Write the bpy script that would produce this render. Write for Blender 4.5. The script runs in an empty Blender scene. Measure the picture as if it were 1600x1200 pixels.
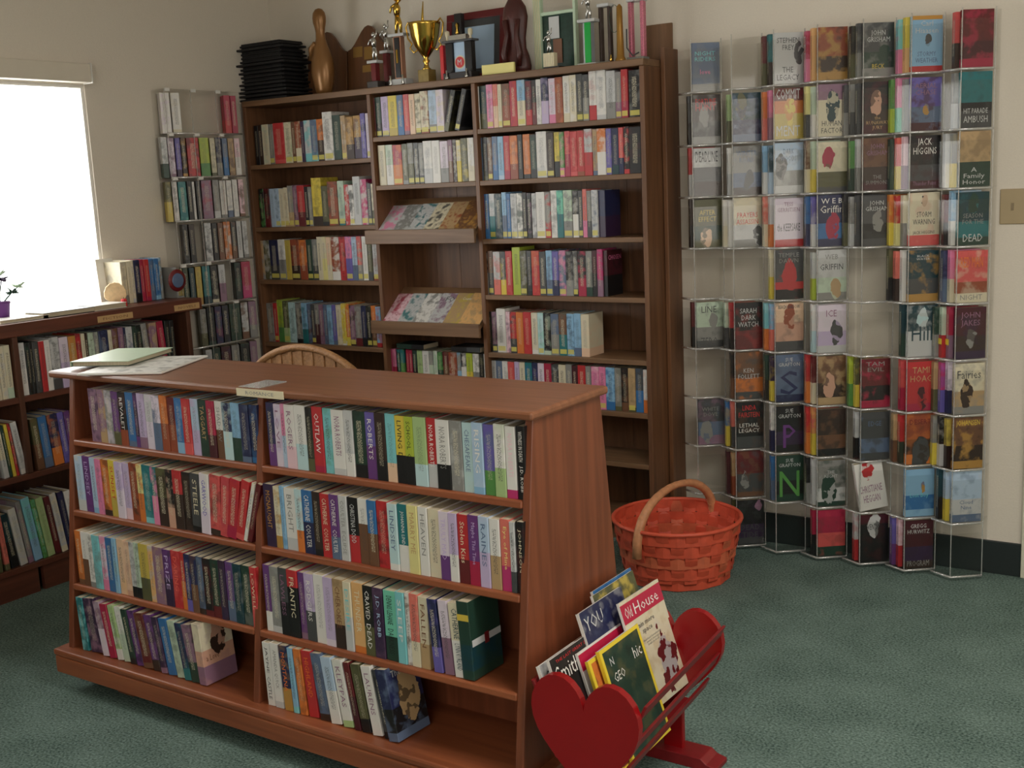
import bpy, bmesh, math, random
from mathutils import Vector, Matrix, Euler
R = math.radians
SC = bpy.context.scene
COL = SC.collection

# ------------------------------------------------------------------ camera
CAM = Vector((3.49836705, -4.1165663, 1.43320837))
FW = Vector((-0.55048058, 0.81651565, -0.17399231))
RT = Vector((0.83278151, 0.55171473, -0.04567061))
UP = Vector((-0.05870336, 0.17003836, 0.98368739))
FPX = 1785.585
cd = bpy.data.cameras.new('camera')
cam = bpy.data.objects.new('camera', cd)
COL.objects.link(cam)
M = Matrix((RT, UP, -FW)).transposed().to_4x4()
M.translation = CAM
cam.matrix_world = M
cd.sensor_width = 36
cd.lens = FPX * 36 / 1600
cd.clip_start = .05
SC.camera = cam

# ------------------------------------------------------------------ world, lights, exposure
W = bpy.data.worlds.new('sky')
SC.world = W
W.use_nodes = True
W.node_tree.nodes['Background'].inputs[0].default_value = (1.0, .98, .94, 1)
W.node_tree.nodes['Background'].inputs[1].default_value = 6.5


def area(name, loc, rot, sx, sy, watts, col):
    l = bpy.data.lights.new(name, 'AREA')
    l.shape = 'RECTANGLE'
    l.size = sx
    l.size_y = sy
    l.energy = watts
    l.color = col
    o = bpy.data.objects.new(name, l)
    o.location = loc
    o.rotation_euler = rot
    COL.objects.link(o)
    return o


area('window_daylight_behind', (3.6, -6.0, 1.5), (R(90), 0, R(12)), 2.4, 1.3, 38, (1.0, .95, .89))
area('ceiling_fixture_light', (3.5, -2.3, 2.62), (0, 0, 0), 1.2, .5, 39, (1.0, .94, .87))
area('right_window_daylight', (4.9, -2.6, 1.5), (R(90), 0, R(90)), 1.2, 1.1, 14, (1.0, .94, .86))

bl = bpy.data.lights.new('glint_light', 'POINT')  # unseen point lamp added to put glints on the clear racks
bl.energy = 12
bl.shadow_soft_size = .05
bl.color = (1.0, .95, .88)
blo = bpy.data.objects.new('glint_light', bl)
blo.location = (3.1, -4.9, 2.25)
COL.objects.link(blo)

SC.view_settings.view_transform = 'Standard'
SC.view_settings.look = 'None'
SC.view_settings.gamma = 1
SC.view_settings.exposure = -.06
try:
    SC.view_settings.use_curve_mapping = False
    SC.cycles.use_denoising = True
    SC.cycles.transparent_max_bounces = 40
    SC.cycles.max_bounces = 8
    SC.cycles.caustics_reflective = False
    SC.cycles.caustics_refractive = False
except Exception:
    pass


# ------------------------------------------------------------------ locating helpers
def X_at(px, y, z):
    a = FPX * RT.x - (px - 800) * FW.x
    b = FPX * (RT.y * (y - CAM.y) + RT.z * (z - CAM.z)) - (px - 800) * (FW.y * (y - CAM.y) + FW.z * (z - CAM.z))
    return CAM.x - b / a


def Y_at(px, x, z):
    a = FPX * RT.y - (px - 800) * FW.y
    b = FPX * (RT.x * (x - CAM.x) + RT.z * (z - CAM.z)) - (px - 800) * (FW.x * (x - CAM.x) + FW.z * (z - CAM.z))
    return CAM.y - b / a


def hit(px, py, ax, v):
    d = FW * FPX + RT * (px - 800) + UP * (600 - py)
    t = (v - CAM[ax]) / d[ax]
    return CAM + d * t


# ------------------------------------------------------------------ colour and materials
def lin(c):
    return tuple((v / 255 / 12.92 if v / 255 <= .04045 else ((v / 255 + .055) / 1.055) ** 2.4) for v in c)


PAL = {
    'white': ((228, 226, 220), 'white'), 'cream': ((222, 212, 180), 'cream'), 'pgrey': ((198, 200, 200), 'pale grey'),
    'grey': ((140, 140, 136), 'grey'), 'dgrey': ((72, 74, 76), 'dark grey'), 'black': ((26, 25, 27), 'black'),
    'dbrown': ((58, 40, 32), 'dark brown'), 'brown': ((118, 78, 52), 'brown'), 'tan': ((190, 156, 108), 'tan'),
    'gold': ((190, 140, 60), 'golden brown'), 'mustard': ((205, 180, 70), 'mustard'), 'yellow': ((232, 206, 60), 'yellow'),
    'pyellow': ((232, 222, 140), 'pale yellow'), 'lime': ((180, 200, 50), 'lime green'), 'green': ((84, 150, 70), 'green'),
    'lgreen': ((168, 200, 130), 'light green'), 'pgreen': ((190, 212, 186), 'pale green'), 'dgreen': ((34, 66, 52), 'dark green'),
    'olive': ((92, 92, 56), 'olive'), 'mint': ((110, 208, 176), 'mint green'), 'teal': ((30, 120, 126), 'teal'),
    'dteal': ((20, 62, 72), 'dark teal'), 'aqua': ((120, 204, 210), 'aqua'), 'paqua': ((186, 220, 224), 'pale aqua'),
    'lblue': ((132, 184, 222), 'light blue'), 'pblue': ((176, 202, 228), 'pale blue'), 'blue': ((46, 112, 178), 'blue'),
    'slate': ((92, 112, 144), 'slate blue'), 'navy': ((34, 40, 84), 'navy blue'), 'violet': ((104, 92, 180), 'violet'),
    'purple': ((106, 54, 128), 'purple'), 'dpurple': ((56, 34, 70), 'dark purple'), 'lilac': ((196, 176, 216), 'lilac'),
    'mauve': ((144, 104, 130), 'mauve'), 'plilac': ((222, 208, 224), 'pale lilac'), 'pink': ((232, 124, 168), 'pink'),
    'ppink': ((236, 196, 206), 'pale pink'), 'magenta': ((200, 44, 112), 'magenta'), 'crimson': ((182, 28, 66), 'crimson'),
    'red': ((204, 42, 46), 'red'), 'lred': ((226, 82, 80), 'light red'), 'dred': ((108, 28, 32), 'dark red'),
    'maroon': ((76, 24, 34), 'maroon'), 'coral': ((232, 112, 96), 'coral'), 'orange': ((226, 120, 44), 'orange'),
    'porange': ((236, 180, 110), 'pale orange'), 'peach': ((236, 196, 160), 'peach'), 'rust': ((160, 72, 40), 'rust brown'),
    'skin': ((214, 160, 132), 'flesh coloured'),
}


def rgb(k):
    c = PAL[k][0]
    g = sum(c) / 3
    return lin(tuple((g + (v - g) * .86) * .96 for v in c))


def mat(name):
    m = bpy.data.materials.new(name)
    m.use_nodes = True
    nt = m.node_tree
    b = nt.nodes['Principled BSDF']
    return m, nt, b


def N(nt, t, **kw):
    n = nt.nodes.new(t)
    for k, v in kw.items():
        if k.startswith('i_'):
            n.inputs[int(k[2:])].default_value = v
        else:
            setattr(n, k, v)
    return n


def L(nt, a, b):
    nt.links.new(a, b)


def mixc(nt, fac, a, b):
    n = nt.nodes.new('ShaderNodeMix')
    n.data_type = 'RGBA'
    for s, v in ((0, fac), (6, a), (7, b)):
        if hasattr(v, 'is_output'):
            L(nt, v, n.inputs[s])
        else:
            n.inputs[s].default_value = v if s == 0 else (*v[:3], 1)
    return n.outputs[2]


def mth(nt, op, a, b=None, c=None):
    n = nt.nodes.new('ShaderNodeMath')
    n.operation = op
    for s, v in enumerate((a, b, c)):
        if v is None:
            continue
        if hasattr(v, 'is_output'):
            L(nt, v, n.inputs[s])
        else:
            n.inputs[s].default_value = v
    return n.outputs[0]


def plain(name, col, rough=.6, metal=0, noise=0, nscale=20, bump=0, spec=.5, trans=0, alpha=1):
    m, nt, b = mat(name)
    b.inputs['Roughness'].default_value = rough
    b.inputs['Metallic'].default_value = metal
    b.inputs['Specular IOR Level'].default_value = spec
    c = lin(col)
    tc = N(nt, 'ShaderNodeTexCoord')
    no = N(nt, 'ShaderNodeTexNoise')
    no.inputs['Scale'].default_value = nscale
    no.inputs['Detail'].default_value = 4
    L(nt, tc.outputs['Object'], no.inputs['Vector'])
    k = max(noise, .04)
    L(nt, mixc(nt, no.outputs[0], tuple(v * (1 - k) for v in c), tuple(min(1, v * (1 + k)) for v in c)), b.inputs['Base Color'])
    if bump:
        bp = N(nt, 'ShaderNodeBump')
        bp.inputs['Strength'].default_value = bump
        bp.inputs['Distance'].default_value = .004
        L(nt, no.outputs[0], bp.inputs['Height'])
        L(nt, bp.outputs[0], b.inputs['Normal'])
    return m


def wood(name, c1, c2, axis=2, rough=.38, scale=1.0):
    m, nt, b = mat(name)
    tc = N(nt, 'ShaderNodeTexCoord')
    mp = N(nt, 'ShaderNodeMapping')
    s = [26 * scale] * 3
    s[axis] = 1.6 * scale
    mp.inputs['Scale'].default_value = s
    L(nt, tc.outputs['Object'], mp.inputs['Vector'])
    n1 = N(nt, 'ShaderNodeTexNoise')
    n1.inputs['Scale'].default_value = 1.5
    n1.inputs['Detail'].default_value = 8
    n1.inputs['Distortion'].default_value = .6
    L(nt, mp.outputs[0], n1.inputs['Vector'])
    rp = N(nt, 'ShaderNodeValToRGB')
    rp.color_ramp.elements[0].position = .35
    rp.color_ramp.elements[1].position = .68
    rp.color_ramp.elements[0].color = (*lin(c1), 1)
    rp.color_ramp.elements[1].color = (*lin(c2), 1)
    L(nt, n1.outputs[0], rp.inputs[0])
    L(nt, rp.outputs[0], b.inputs['Base Color'])
    b.inputs['Roughness'].default_value = rough
    bp = N(nt, 'ShaderNodeBump')
    bp.inputs['Strength'].default_value = .12
    bp.inputs['Distance'].default_value = .002
    L(nt, n1.outputs[0], bp.inputs['Height'])
    L(nt, bp.outputs[0], b.inputs['Normal'])
    return m


WALL = plain('painted_wall', (218, 210, 196), .85, noise=.05, nscale=160, bump=.15)
CEIL = plain('ceiling_paint', (214, 208, 196), .9)
DARKBASE = plain('baseboard_vinyl', (26, 36, 36), .5)
TRIM = plain('trim_paint', (206, 204, 184), .5)
W_CX = wood('counter_wood_across', (124, 68, 42), (150, 86, 54), 0, .36)
W_CZ = wood('counter_wood_upright', (108, 58, 36), (130, 72, 46), 2, .4)
W_CT = wood('counter_wood_top', (118, 74, 50), (140, 90, 62), 0, .34)
W_BX = wood('bookcase_wood_across', (106, 78, 54), (130, 98, 70), 0, .45)
W_BZ = wood('bookcase_wood_upright', (98, 66, 44), (122, 84, 56), 2, .45)
W_DZ = wood('dark_post_wood', (110, 80, 54), (128, 94, 64), 2, .5)
W_LY = wood('low_shelf_wood_across', (84, 46, 34), (104, 58, 42), 1, .4)
W_LZ = wood('low_shelf_wood_upright', (70, 42, 30), (90, 54, 38), 2, .45)

# carpet
CARPET, nt, b = mat('green_carpet')
tc = N(nt, 'ShaderNodeTexCoord')
n1 = N(nt, 'ShaderNodeTexNoise')
n1.inputs['Scale'].default_value = 150
n1.inputs['Detail'].default_value = 3
n2 = N(nt, 'ShaderNodeTexNoise')
n2.inputs['Scale'].default_value = 5
n2.inputs['Detail'].default_value = 3
for n in (n1, n2):
    L(nt, tc.outputs['Object'], n.inputs['Vector'])
r1 = N(nt, 'ShaderNodeValToRGB')
r1.color_ramp.elements[0].position = .3
r1.color_ramp.elements[1].position = .72
r1.color_ramp.elements[0].color = (*lin((44, 64, 58)), 1)
r1.color_ramp.elements[1].color = (*lin((134, 156, 148)), 1)
L(nt, mth(nt, 'ADD', mth(nt, 'MULTIPLY', n1.outputs[0], .75), mth(nt, 'MULTIPLY', n2.outputs[0], .25)), r1.inputs[0])
L(nt, r1.outputs[0], b.inputs['Base Color'])
b.inputs['Roughness'].default_value = .95
b.inputs['Specular IOR Level'].default_value = .1
bp = N(nt, 'ShaderNodeBump')
bp.inputs['Strength'].default_value = .6
bp.inputs['Distance'].default_value = .006
L(nt, n1.outputs[0], bp.inputs['Height'])
L(nt, bp.outputs[0], b.inputs['Normal'])


def book_material(name, rough):
    m, nt, b = mat(name)

    def at(k, out='Color'):
        a = N(nt, 'ShaderNodeAttribute')
        a.attribute_type = 'OBJECT'
        a.attribute_name = k
        return a.outputs[out]
    tc = N(nt, 'ShaderNodeTexCoord')
    sp = N(nt, 'ShaderNodeSeparateXYZ')
    L(nt, tc.outputs['Generated'], sp.inputs[0])
    gx, gy, gz = sp.outputs
    t = N(nt, 'ShaderNodeSeparateXYZ')
    L(nt, at('bands', 'Vector'), t.inputs[0])        # t1, t2, seed
    t1, t2, seed = t.outputs
    q = N(nt, 'ShaderNodeSeparateXYZ')
    L(nt, at('print', 'Vector'), q.inputs[0])        # picture amount, lettering amount, figure amount
    pic, let, figa = q.outputs
    ns = N(nt, 'ShaderNodeTexNoise')
    ns.noise_dimensions = '4D'
    ns.inputs['Scale'].default_value = 28
    ns.inputs['Detail'].default_value = 4
    L(nt, tc.outputs['Object'], ns.inputs['Vector'])
    L(nt, seed, ns.inputs['W'])
    nn = ns.outputs[0]
    base = mixc(nt, mth(nt, 'LESS_THAN', gz, t1), at('c1'), at('c2'))
    base = mixc(nt, mth(nt, 'LESS_THAN', gz, t2), base, at('c3'))
    # blotchy picture
    ramp = mth(nt, 'MULTIPLY', mth(nt, 'MINIMUM', mth(nt, 'MULTIPLY', mth(nt, 'MAXIMUM', mth(nt, 'SUBTRACT', nn, .5), 0.0), 9.0), 1.0), pic)
    base = mixc(nt, ramp, base, at('c3'))
    dk = mth(nt, 'MULTIPLY', mth(nt, 'MINIMUM', mth(nt, 'MULTIPLY', mth(nt, 'MAXIMUM', mth(nt, 'SUBTRACT', .43, nn), 0.0), 8.0), 1.0), pic)
    base = mixc(nt, dk, base, at('c2'))
    # figure on the front cover (ellipse)
    f = N(nt, 'ShaderNodeSeparateXYZ')
    L(nt, at('figure', 'Vector'), f.inputs[0])       # centre y, centre z, radius
    fy, fz, fr = f.outputs
    dy = mth(nt, 'SUBTRACT', gy, fy)
    dz = mth(nt, 'MULTIPLY', mth(nt, 'SUBTRACT', gz, fz), .8)
    dd = mth(nt, 'SQRT', mth(nt, 'ADD', mth(nt, 'MULTIPLY', dy, dy), mth(nt, 'MULTIPLY', dz, dz)))
    dd = mth(nt, 'ADD', dd, mth(nt, 'MULTIPLY', mth(nt, 'SUBTRACT', nn, .5), .35))
    infig = mth(nt, 'MULTIPLY', mth(nt, 'MULTIPLY', mth(nt, 'LESS_THAN', dd, fr), figa), mth(nt, 'GREATER_THAN', gx, .97))
    base = mixc(nt, infig, base, mixc(nt, mth(nt, 'MULTIPLY', mth(nt, 'GREATER_THAN', nn, .52), .7), at('c4'), at('c2')))
    # small lettering down the middle of the spine
    n3 = N(nt, 'ShaderNodeTexNoise')
    n3.inputs['Detail'].default_value = 1
    n3.inputs['Scale'].default_value = 330
    L(nt, tc.outputs['Object'], n3.inputs['Vector'])
    mid = mth(nt, 'LESS_THAN', mth(nt, 'ABSOLUTE', mth(nt, 'SUBTRACT', gx, .5)), .2)
    rng = mth(nt, 'MULTIPLY', mth(nt, 'GREATER_THAN', gz, .22), mth(nt, 'LESS_THAN', gz, .86))
    lt = mth(nt, 'MULTIPLY', mth(nt, 'MULTIPLY', mid, rng), mth(nt, 'GREATER_THAN', n3.outputs[0], .5))
    base = mixc(nt, mth(nt, 'MULTIPLY', lt, let), base, at('c4'))
    stk = mth(nt, 'MULTIPLY', mth(nt, 'GREATER_THAN', gz, .04), mth(nt, 'LESS_THAN', gz, .15))
    stk = mth(nt, 'MULTIPLY', stk, mth(nt, 'LESS_THAN', mth(nt, 'ABSOLUTE', mth(nt, 'SUBTRACT', gx, .5)), .42))
    base = mixc(nt, mth(nt, 'MULTIPLY', stk, at('sticker', 'Fac')), base, lin((206, 196, 96)))
    L(nt, base, b.inputs['Base Color'])
    b.inputs['Roughness'].default_value = rough
    return m


COVER = book_material('book_cover_print', .38)
PAGE, nt, b = mat('book_pages')
tc = N(nt, 'ShaderNodeTexCoord')
mp = N(nt, 'ShaderNodeMapping')
mp.inputs['Scale'].default_value = (900, 4, 4)
L(nt, tc.outputs['Object'], mp.inputs['Vector'])
n1 = N(nt, 'ShaderNodeTexNoise')
n1.inputs['Scale'].default_value = 1
L(nt, mp.outputs[0], n1.inputs['Vector'])
L(nt, mixc(nt, n1.outputs[0], lin((150, 138, 112)), lin((214, 202, 176))), b.inputs['Base Color'])
b.inputs['Roughness'].default_value = .9

# clear plastic: thin sheet, see-through with a glossy skin
def clear_plastic(name, tint, gloss=.06, rough=.06):
    m = bpy.data.materials.new(name)
    m.use_nodes = True
    nt = m.node_tree
    nt.nodes.remove(nt.nodes['Principled BSDF'])
    out = nt.nodes['Material Output']
    tr = N(nt, 'ShaderNodeBsdfTransparent')
    tr.inputs[0].default_value = (*tint, 1)
    gl = N(nt, 'ShaderNodeBsdfGlossy')
    gl.inputs['Roughness'].default_value = rough
    gl.inputs[0].default_value = (1, 1, 1, 1)
    ge = N(nt, 'ShaderNodeNewGeometry')
    vm = N(nt, 'ShaderNodeVectorMath', operation='DOT_PRODUCT')
    L(nt, ge.outputs['Normal'], vm.inputs[0])
    L(nt, ge.outputs['Incoming'], vm.inputs[1])
    fr = mth(nt, 'POWER', mth(nt, 'SUBTRACT', 1.0, mth(nt, 'ABSOLUTE', vm.outputs['Value'])), 5.0)
    mx = N(nt, 'ShaderNodeMixShader')
    L(nt, mth(nt, 'MINIMUM', mth(nt, 'ADD', mth(nt, 'MULTIPLY', fr, .9), .035 + gloss), 1.0), mx.inputs[0])
    L(nt, tr.outputs[0], mx.inputs[1])
    L(nt, gl.outputs[0], mx.inputs[2])
    L(nt, mx.outputs[0], out.inputs[0])
    return m


ACRYL = clear_plastic('clear_acrylic', (.965, .965, .96), -.019, .05)
ACRYL_EDGE = clear_plastic('acrylic_edge', (.93, .93, .92), .34, .10)
_nt = ACRYL_EDGE.node_tree
_ms = [n for n in _nt.nodes if n.type == 'MIX_SHADER'][0]
_df = N(_nt, 'ShaderNodeBsdfDiffuse')
_df.inputs[0].default_value = (.8, .8, .78, 1)  # white share mixed in as a painted highlight along the edges
_m2 = N(_nt, 'ShaderNodeMixShader')
_m2.inputs[0].default_value = .28
L(_nt, _ms.outputs[0], _m2.inputs[1])
L(_nt, _df.outputs[0], _m2.inputs[2])
L(_nt, _m2.outputs[0], _nt.nodes['Material Output'].inputs[0])
PANE = clear_plastic('window_glass', (.97, .98, .98), 0, .01)

_plain = {}


def pm(key, rough=.6, metal=0):
    k = (key, rough, metal)
    if k not in _plain:
        c = PAL[key][0] if isinstance(key, str) else key
        nm = (PAL[key][1].replace(' ', '_') if isinstance(key, str) else 'paint_%d_%d_%d' % key) + ('_metal' if metal else '_matte' if rough > .5 else '_gloss')
        _plain[k] = plain(nm, c, rough, metal)
    return _plain[k]


GOLD = plain('gold_plating', (214, 176, 84), .16, 1)
SILVER = plain('silver_plating', (206, 206, 204), .2, 1)
BRONZE = plain('bronze_varnished_wood', (140, 100, 58), .3, .35, noise=.2, nscale=9)

# ------------------------------------------------------------------ geometry helpers


def link(o, parent=None, loc=None, rot=None):
    COL.objects.link(o)
    if parent is not None:
        o.parent = parent
    if loc is not None:
        o.location = loc
    if rot is not None:
        o.rotation_euler = rot
    return o


def mesh(name, vs, fs, mats, fm=None, smooth=False):
    me = bpy.data.meshes.new(name)
    me.from_pydata(vs, [], fs)
    for m in (mats if isinstance(mats, (list, tuple)) else [mats]):
        me.materials.append(m)
    if fm:
        me.polygons.foreach_set('material_index', fm)
    if smooth:
        me.polygons.foreach_set('use_smooth', [True] * len(me.polygons))
    me.update()
    return me


BOXF = [(0, 3, 2, 1), (4, 5, 6, 7), (0, 1, 5, 4), (1, 2, 6, 5), (2, 3, 7, 6), (3, 0, 4, 7)]


class MB:
    def __init__(s):
        s.v = []
        s.f = []
        s.m = []

    def box(s, x0, x1, y0, y1, z0, z1, mi=0, xf=None):
        n = len(s.v)
        vs = [(x0, y0, z0), (x1, y0, z0), (x1, y1, z0), (x0, y1, z0), (x0, y0, z1), (x1, y0, z1), (x1, y1, z1), (x0, y1, z1)]
        if xf:
            vs = [xf(Vector(v)) for v in vs]
        s.v += [tuple(v) for v in vs]
        s.f += [tuple(n + i for i in f) for f in BOXF]
        s.m += [mi] * 6
        return s

    def hexa(s, vs, mi=0):
        n = len(s.v)
        s.v += [tuple(v) for v in vs]
        s.f += [tuple(n + i for i in f) for f in BOXF]
        s.m += [mi] * 6
        return s

    def prism(s, pts, a0, a1, plane='xz', mi=0):
        """outline pts extruded between a0 and a1 along the missing axis"""
        n = len(s.v)
        k = len(pts)
        for a in (a0, a1):
            for p, q in pts:
                s.v.append((p, a, q) if plane == 'xz' else (a, p, q) if plane == 'yz' else (p, q, a))
        s.f.append(tuple(n + i for i in range(k)))
        s.f.append(tuple(n + k + i for i in reversed(range(k))))
        for i in range(k):
            j = (i + 1) % k
            s.f.append((n + i, n + k + i, n + k + j, n + j))
        s.m += [mi] * (k + 2)
        return s

    def lathe(s, prof, seg=20, cx=0, cy=0, mi=0, sx=1, sy=1):
        n = len(s.v)
        for r, z in prof:
            for i in range(seg):
                a = 2 * math.pi * i / seg
                s.v.append((cx + r * sx * math.cos(a), cy + r * sy * math.sin(a), z))
        for j in range(len(prof) - 1):
            for i in range(seg):
                k = (i + 1) % seg
                s.f.append((n + j * seg + i, n + j * seg + k, n + (j + 1) * seg + k, n + (j + 1) * seg + i))
                s.m.append(mi)
        s.f.append(tuple(n + i for i in reversed(range(seg))))
        s.f.append(tuple(n + (len(prof) - 1) * seg + i for i in range(seg)))
        s.m += [mi, mi]
        return s

    def tube(s, pts, r, seg=8, mi=0, close=False):
        n = len(s.v)
        P = [Vector(p) for p in pts]
        rr = r if isinstance(r, (list, tuple)) else [r] * len(P)
        ref = None
        for i, p in enumerate(P):
            a = P[i - 1] if (i > 0 or close) else P[i]
            c = P[(i + 1) % len(P)] if (i < len(P) - 1 or close) else P[i]
            t = (c - a).normalized()
            if ref is None:
                ref = Vector((0, 0, 1)) if abs(t.z) < .9 else Vector((1, 0, 0))
            u = (ref - t * ref.dot(t)).normalized()
            ref = u
            w = t.cross(u)
            for k in range(seg):
                g = 2 * math.pi * k / seg
                s.v.append(tuple(p + (u * math.cos(g) + w * math.sin(g)) * rr[i]))
        m = len(P)
        for i in range(m if close else m - 1):
            j = (i + 1) % m
            for k in range(seg):
                l = (k + 1) % seg
                s.f.append((n + i * seg + k, n + i * seg + l, n + j * seg + l, n + j * seg + k))
                s.m.append(mi)
        if not close:
            s.f.append(tuple(n + k for k in reversed(range(seg))))
            s.f.append(tuple(n + (m - 1) * seg + k for k in range(seg)))
            s.m += [mi, mi]
        return s

    def build(s, name, mats, parent=None, loc=None, rot=None, smooth=False, bevel=0):
        me = mesh(name, s.v, s.f, mats, s.m, smooth)
        o = bpy.data.objects.new(name, me)
        link(o, parent, loc, rot)
        if bevel:
            md = o.modifiers.new('bevel', 'BEVEL')
            md.width = bevel
            md.segments = 2
            md.limit_method = 'ANGLE'
        return o


def bx(name, x0, x1, y0, y1, z0, z1, m, parent=None, bevel=0, **k):
    return MB().box(x0, x1, y0, y1, z0, z1).build(name, m, parent, bevel=bevel, **k)


def tag(o, label, cat, group=None, kind=None):
    if label:
        o['label'] = label
    if cat:
        o['category'] = cat
    if group:
        o['group'] = group
    if kind:
        o['kind'] = kind
    return o


def empty(name, loc=(0, 0, 0), rz=0, label=None, cat=None, group=None, rot=None):
    o = bpy.data.objects.new(name, None)
    o.empty_display_size = .05
    link(o, None, loc, rot if rot else (0, 0, rz))
    return tag(o, label, cat, group)


def struct(o):
    o['kind'] = 'structure'
    return o


_font_cache = {}


def text_mesh(s, w, h, keep=False):
    """flat lettering mesh: baseline along +X, up +Z, centred, fitted to w x h"""
    key = (s, round(w, 4), round(h, 4), keep)
    if key in _font_cache:
        return _font_cache[key]
    cu = bpy.data.curves.new('t', 'FONT')
    cu.body = s
    cu.align_x = 'CENTER'
    cu.resolution_u = 1
    cu.space_line = .95
    o = bpy.data.objects.new('t', cu)
    COL.objects.link(o)
    dg = bpy.context.evaluated_depsgraph_get()
    me = bpy.data.meshes.new_from_object(o.evaluated_get(dg))
    bpy.data.objects.remove(o)
    bpy.data.curves.remove(cu)
    xs = [v.co.x for v in me.vertices]
    ys = [v.co.y for v in me.vertices]
    if not xs:
        return None
    x0, x1, y0, y1 = min(xs), max(xs), min(ys), max(ys)
    sx = w / (x1 - x0)
    sy = h / (y1 - y0)
    if keep:
        sx = sy = min(sx, sy)
    for v in me.vertices:
        v.co = Vector(((v.co.x - (x0 + x1) / 2) * sx, 0, (v.co.y - (y0 + y1) / 2) * sy))
    _font_cache[key] = me
    return me


def lettering(parent, s, w, h, col, mx, name='title_lettering', keep=False):
    me = text_mesh(s, w, h, keep)
    if me is None:
        return
    me = me.copy()
    me.materials.clear()
    me.materials.append(pm(col, .5))
    o = bpy.data.objects.new(name, me)
    link(o, parent)
    o.matrix_local = mx
    return o


# ------------------------------------------------------------------ books
def book_meshes(w, h, d, split):
    """spine faces -Y, front cover faces +X; origin bottom middle of the spine"""
    t = .0012
    a = MB()
    # one C-shaped jacket
    x0, x1 = -w / 2, w / 2
    pr = [(x0, d), (x0, .0015), (x0 + .0015, 0), (x1 - .0015, 0), (x1, .0015), (x1, d), (x1 - t, d), (x1 - t, t * 2), (x0 + t, t * 2), (x0 + t, d)]
    a.prism(pr, 0, h, 'xy', 0)
    # the outline is concave: replace its two caps by strips
    del a.f[0:2]
    del a.m[0:2]
    k = len(pr)
    for base, fl in ((0, False), (k, True)):
        for q in ((0, 1, 8, 9), (1, 2, 3, 8), (3, 4, 7, 8), (4, 5, 6, 7)):
            f = tuple(base + i for i in q)
            a.f.append(f if fl else tuple(reversed(f)))
            a.m.append(0)
    g = .0012 if d < .13 else .003
    pg = a if not split else MB()
    pg.box(x0 + t * 1.02, x1 - t * 1.02, t * 2, d - g, g, h - g, 0 if split else 1)
    return a, (pg if split else None)


_seed = random.Random(7)


def set_print(o, cols, t1=.45, t2=.12, pic=.3, let=.8, fig=None, letcol=None):
    cols = list(cols)
    while len(cols) < 3:
        cols.append(cols[-1])
    for i, c in enumerate(cols[:3]):
        o['c%d' % (i + 1)] = list(rgb(c))
    lum = sum(PAL[cols[0]][0])
    if letcol is None:
        letcol = 'dgrey' if lum > 420 else 'cream'
    if fig:
        o['c4'] = list(rgb(fig[3]))
        o['figure'] = [float(fig[0]), float(fig[1]), float(fig[2])]
    else:
        o['c4'] = list(rgb(letcol))
        o['figure'] = [0.5, 0.5, 0.0]
    o['bands'] = [float(t1), float(t2), _seed.random() * 40]
    o['sticker'] = 0.0
    o['print'] = [float(pic), float(let), 1.0 if fig else 0.0]


def make_book(name, w, h, d, cols, label, cat, group, mw, near=False, **kw):
    a, p = book_meshes(w, h, d, near)
    me = mesh(name, a.v, a.f, [COVER, PAGE], a.m)
    o = bpy.data.objects.new(name, me)
    COL.objects.link(o)
    o.matrix_world = mw
    tag(o, label, cat, group)
    set_print(o, cols, **kw)
    if near:
        q = bpy.data.objects.new('page_block', mesh('page_block', p.v, p.f, [PAGE]))
        link(q, o)
    return o


def spine_text(o, w, h, s, col, z0=.12, z1=.9, fill=.44, name='title_lettering', at=0):
    # reads from the top of the spine downwards
    mx = Matrix.Translation((at * w, -.0007, h * (z0 + z1) / 2)) @ Matrix.Rotation(R(90), 4, 'Y')
    lettering(o, s, h * (z1 - z0), w * fill, col, mx, name)


def cover_text(o, w, d, h, s, col, zc, hh, ww=.84, yc=.5, name='title_lettering'):
    mx = Matrix.Translation((w / 2 + .0007, d * yc, h * zc)) @ Matrix.Rotation(R(90), 4, 'Z')
    lettering(o, s, d * ww, h * hh, col, mx, name)


ORD = ['zeroth', 'first', 'second', 'third', 'fourth', 'fifth', 'sixth', 'seventh', 'eighth', 'ninth', 'tenth', 'eleventh', 'twelfth', 'thirteenth',
       'fourteenth', 'fifteenth', 'sixteenth', 'seventeenth', 'eighteenth', 'nineteenth', 'twentieth', 'twenty-first', 'twenty-second', 'twenty-third',
       'twenty-fourth', 'twenty-fifth', 'twenty-sixth', 'twenty-seventh', 'twenty-eighth', 'twenty-ninth', 'thirtieth', 'thirty-first', 'thirty-second',
       'thirty-third', 'thirty-fourth', 'thirty-fifth']


def colour_words(cols):
    a = PAL[cols[0]][1]
    if len(cols) > 1 and PAL[cols[1]][1] != a:
        return a + ' and ' + PAL[cols[1]][1]
    return a


def parse(spec):
    out = []
    for e in spec.split(';'):
        e = e.strip()
        if not e:
            continue
        f = e.split('|')
        hd = f[0].split()
        k_ = hd[0].index('-', 1)
        x0, x1 = float(hd[0][:k_]), float(hd[0][k_ + 1:])
        it = dict(x0=x0, x1=x1, cols=hd[1].split('/'), text=None, tcol=None, h=1.0, lean=None, pic=None, let=None, t1=None, t2=None, face=None)
        for k in hd[2:]:
            if k[0] == '^':
                it['h'] = float(k[1:])
            elif k[0] == '~':
                it['lean'] = float(k[1:])
            elif k[0] == '@':
                it['t1'], it['t2'] = (float(v) for v in k[1:].split(','))
            elif k[0] == '#':
                it['pic'] = float(k[1:])
            elif k[0] == '!':
                it['face'] = float(k[1:])
        if len(f) > 1:
            it['text'] = f[1].strip()
            it['tcol'] = f[2].strip() if len(f) > 2 else None
        out.append(it)
    return out


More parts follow.
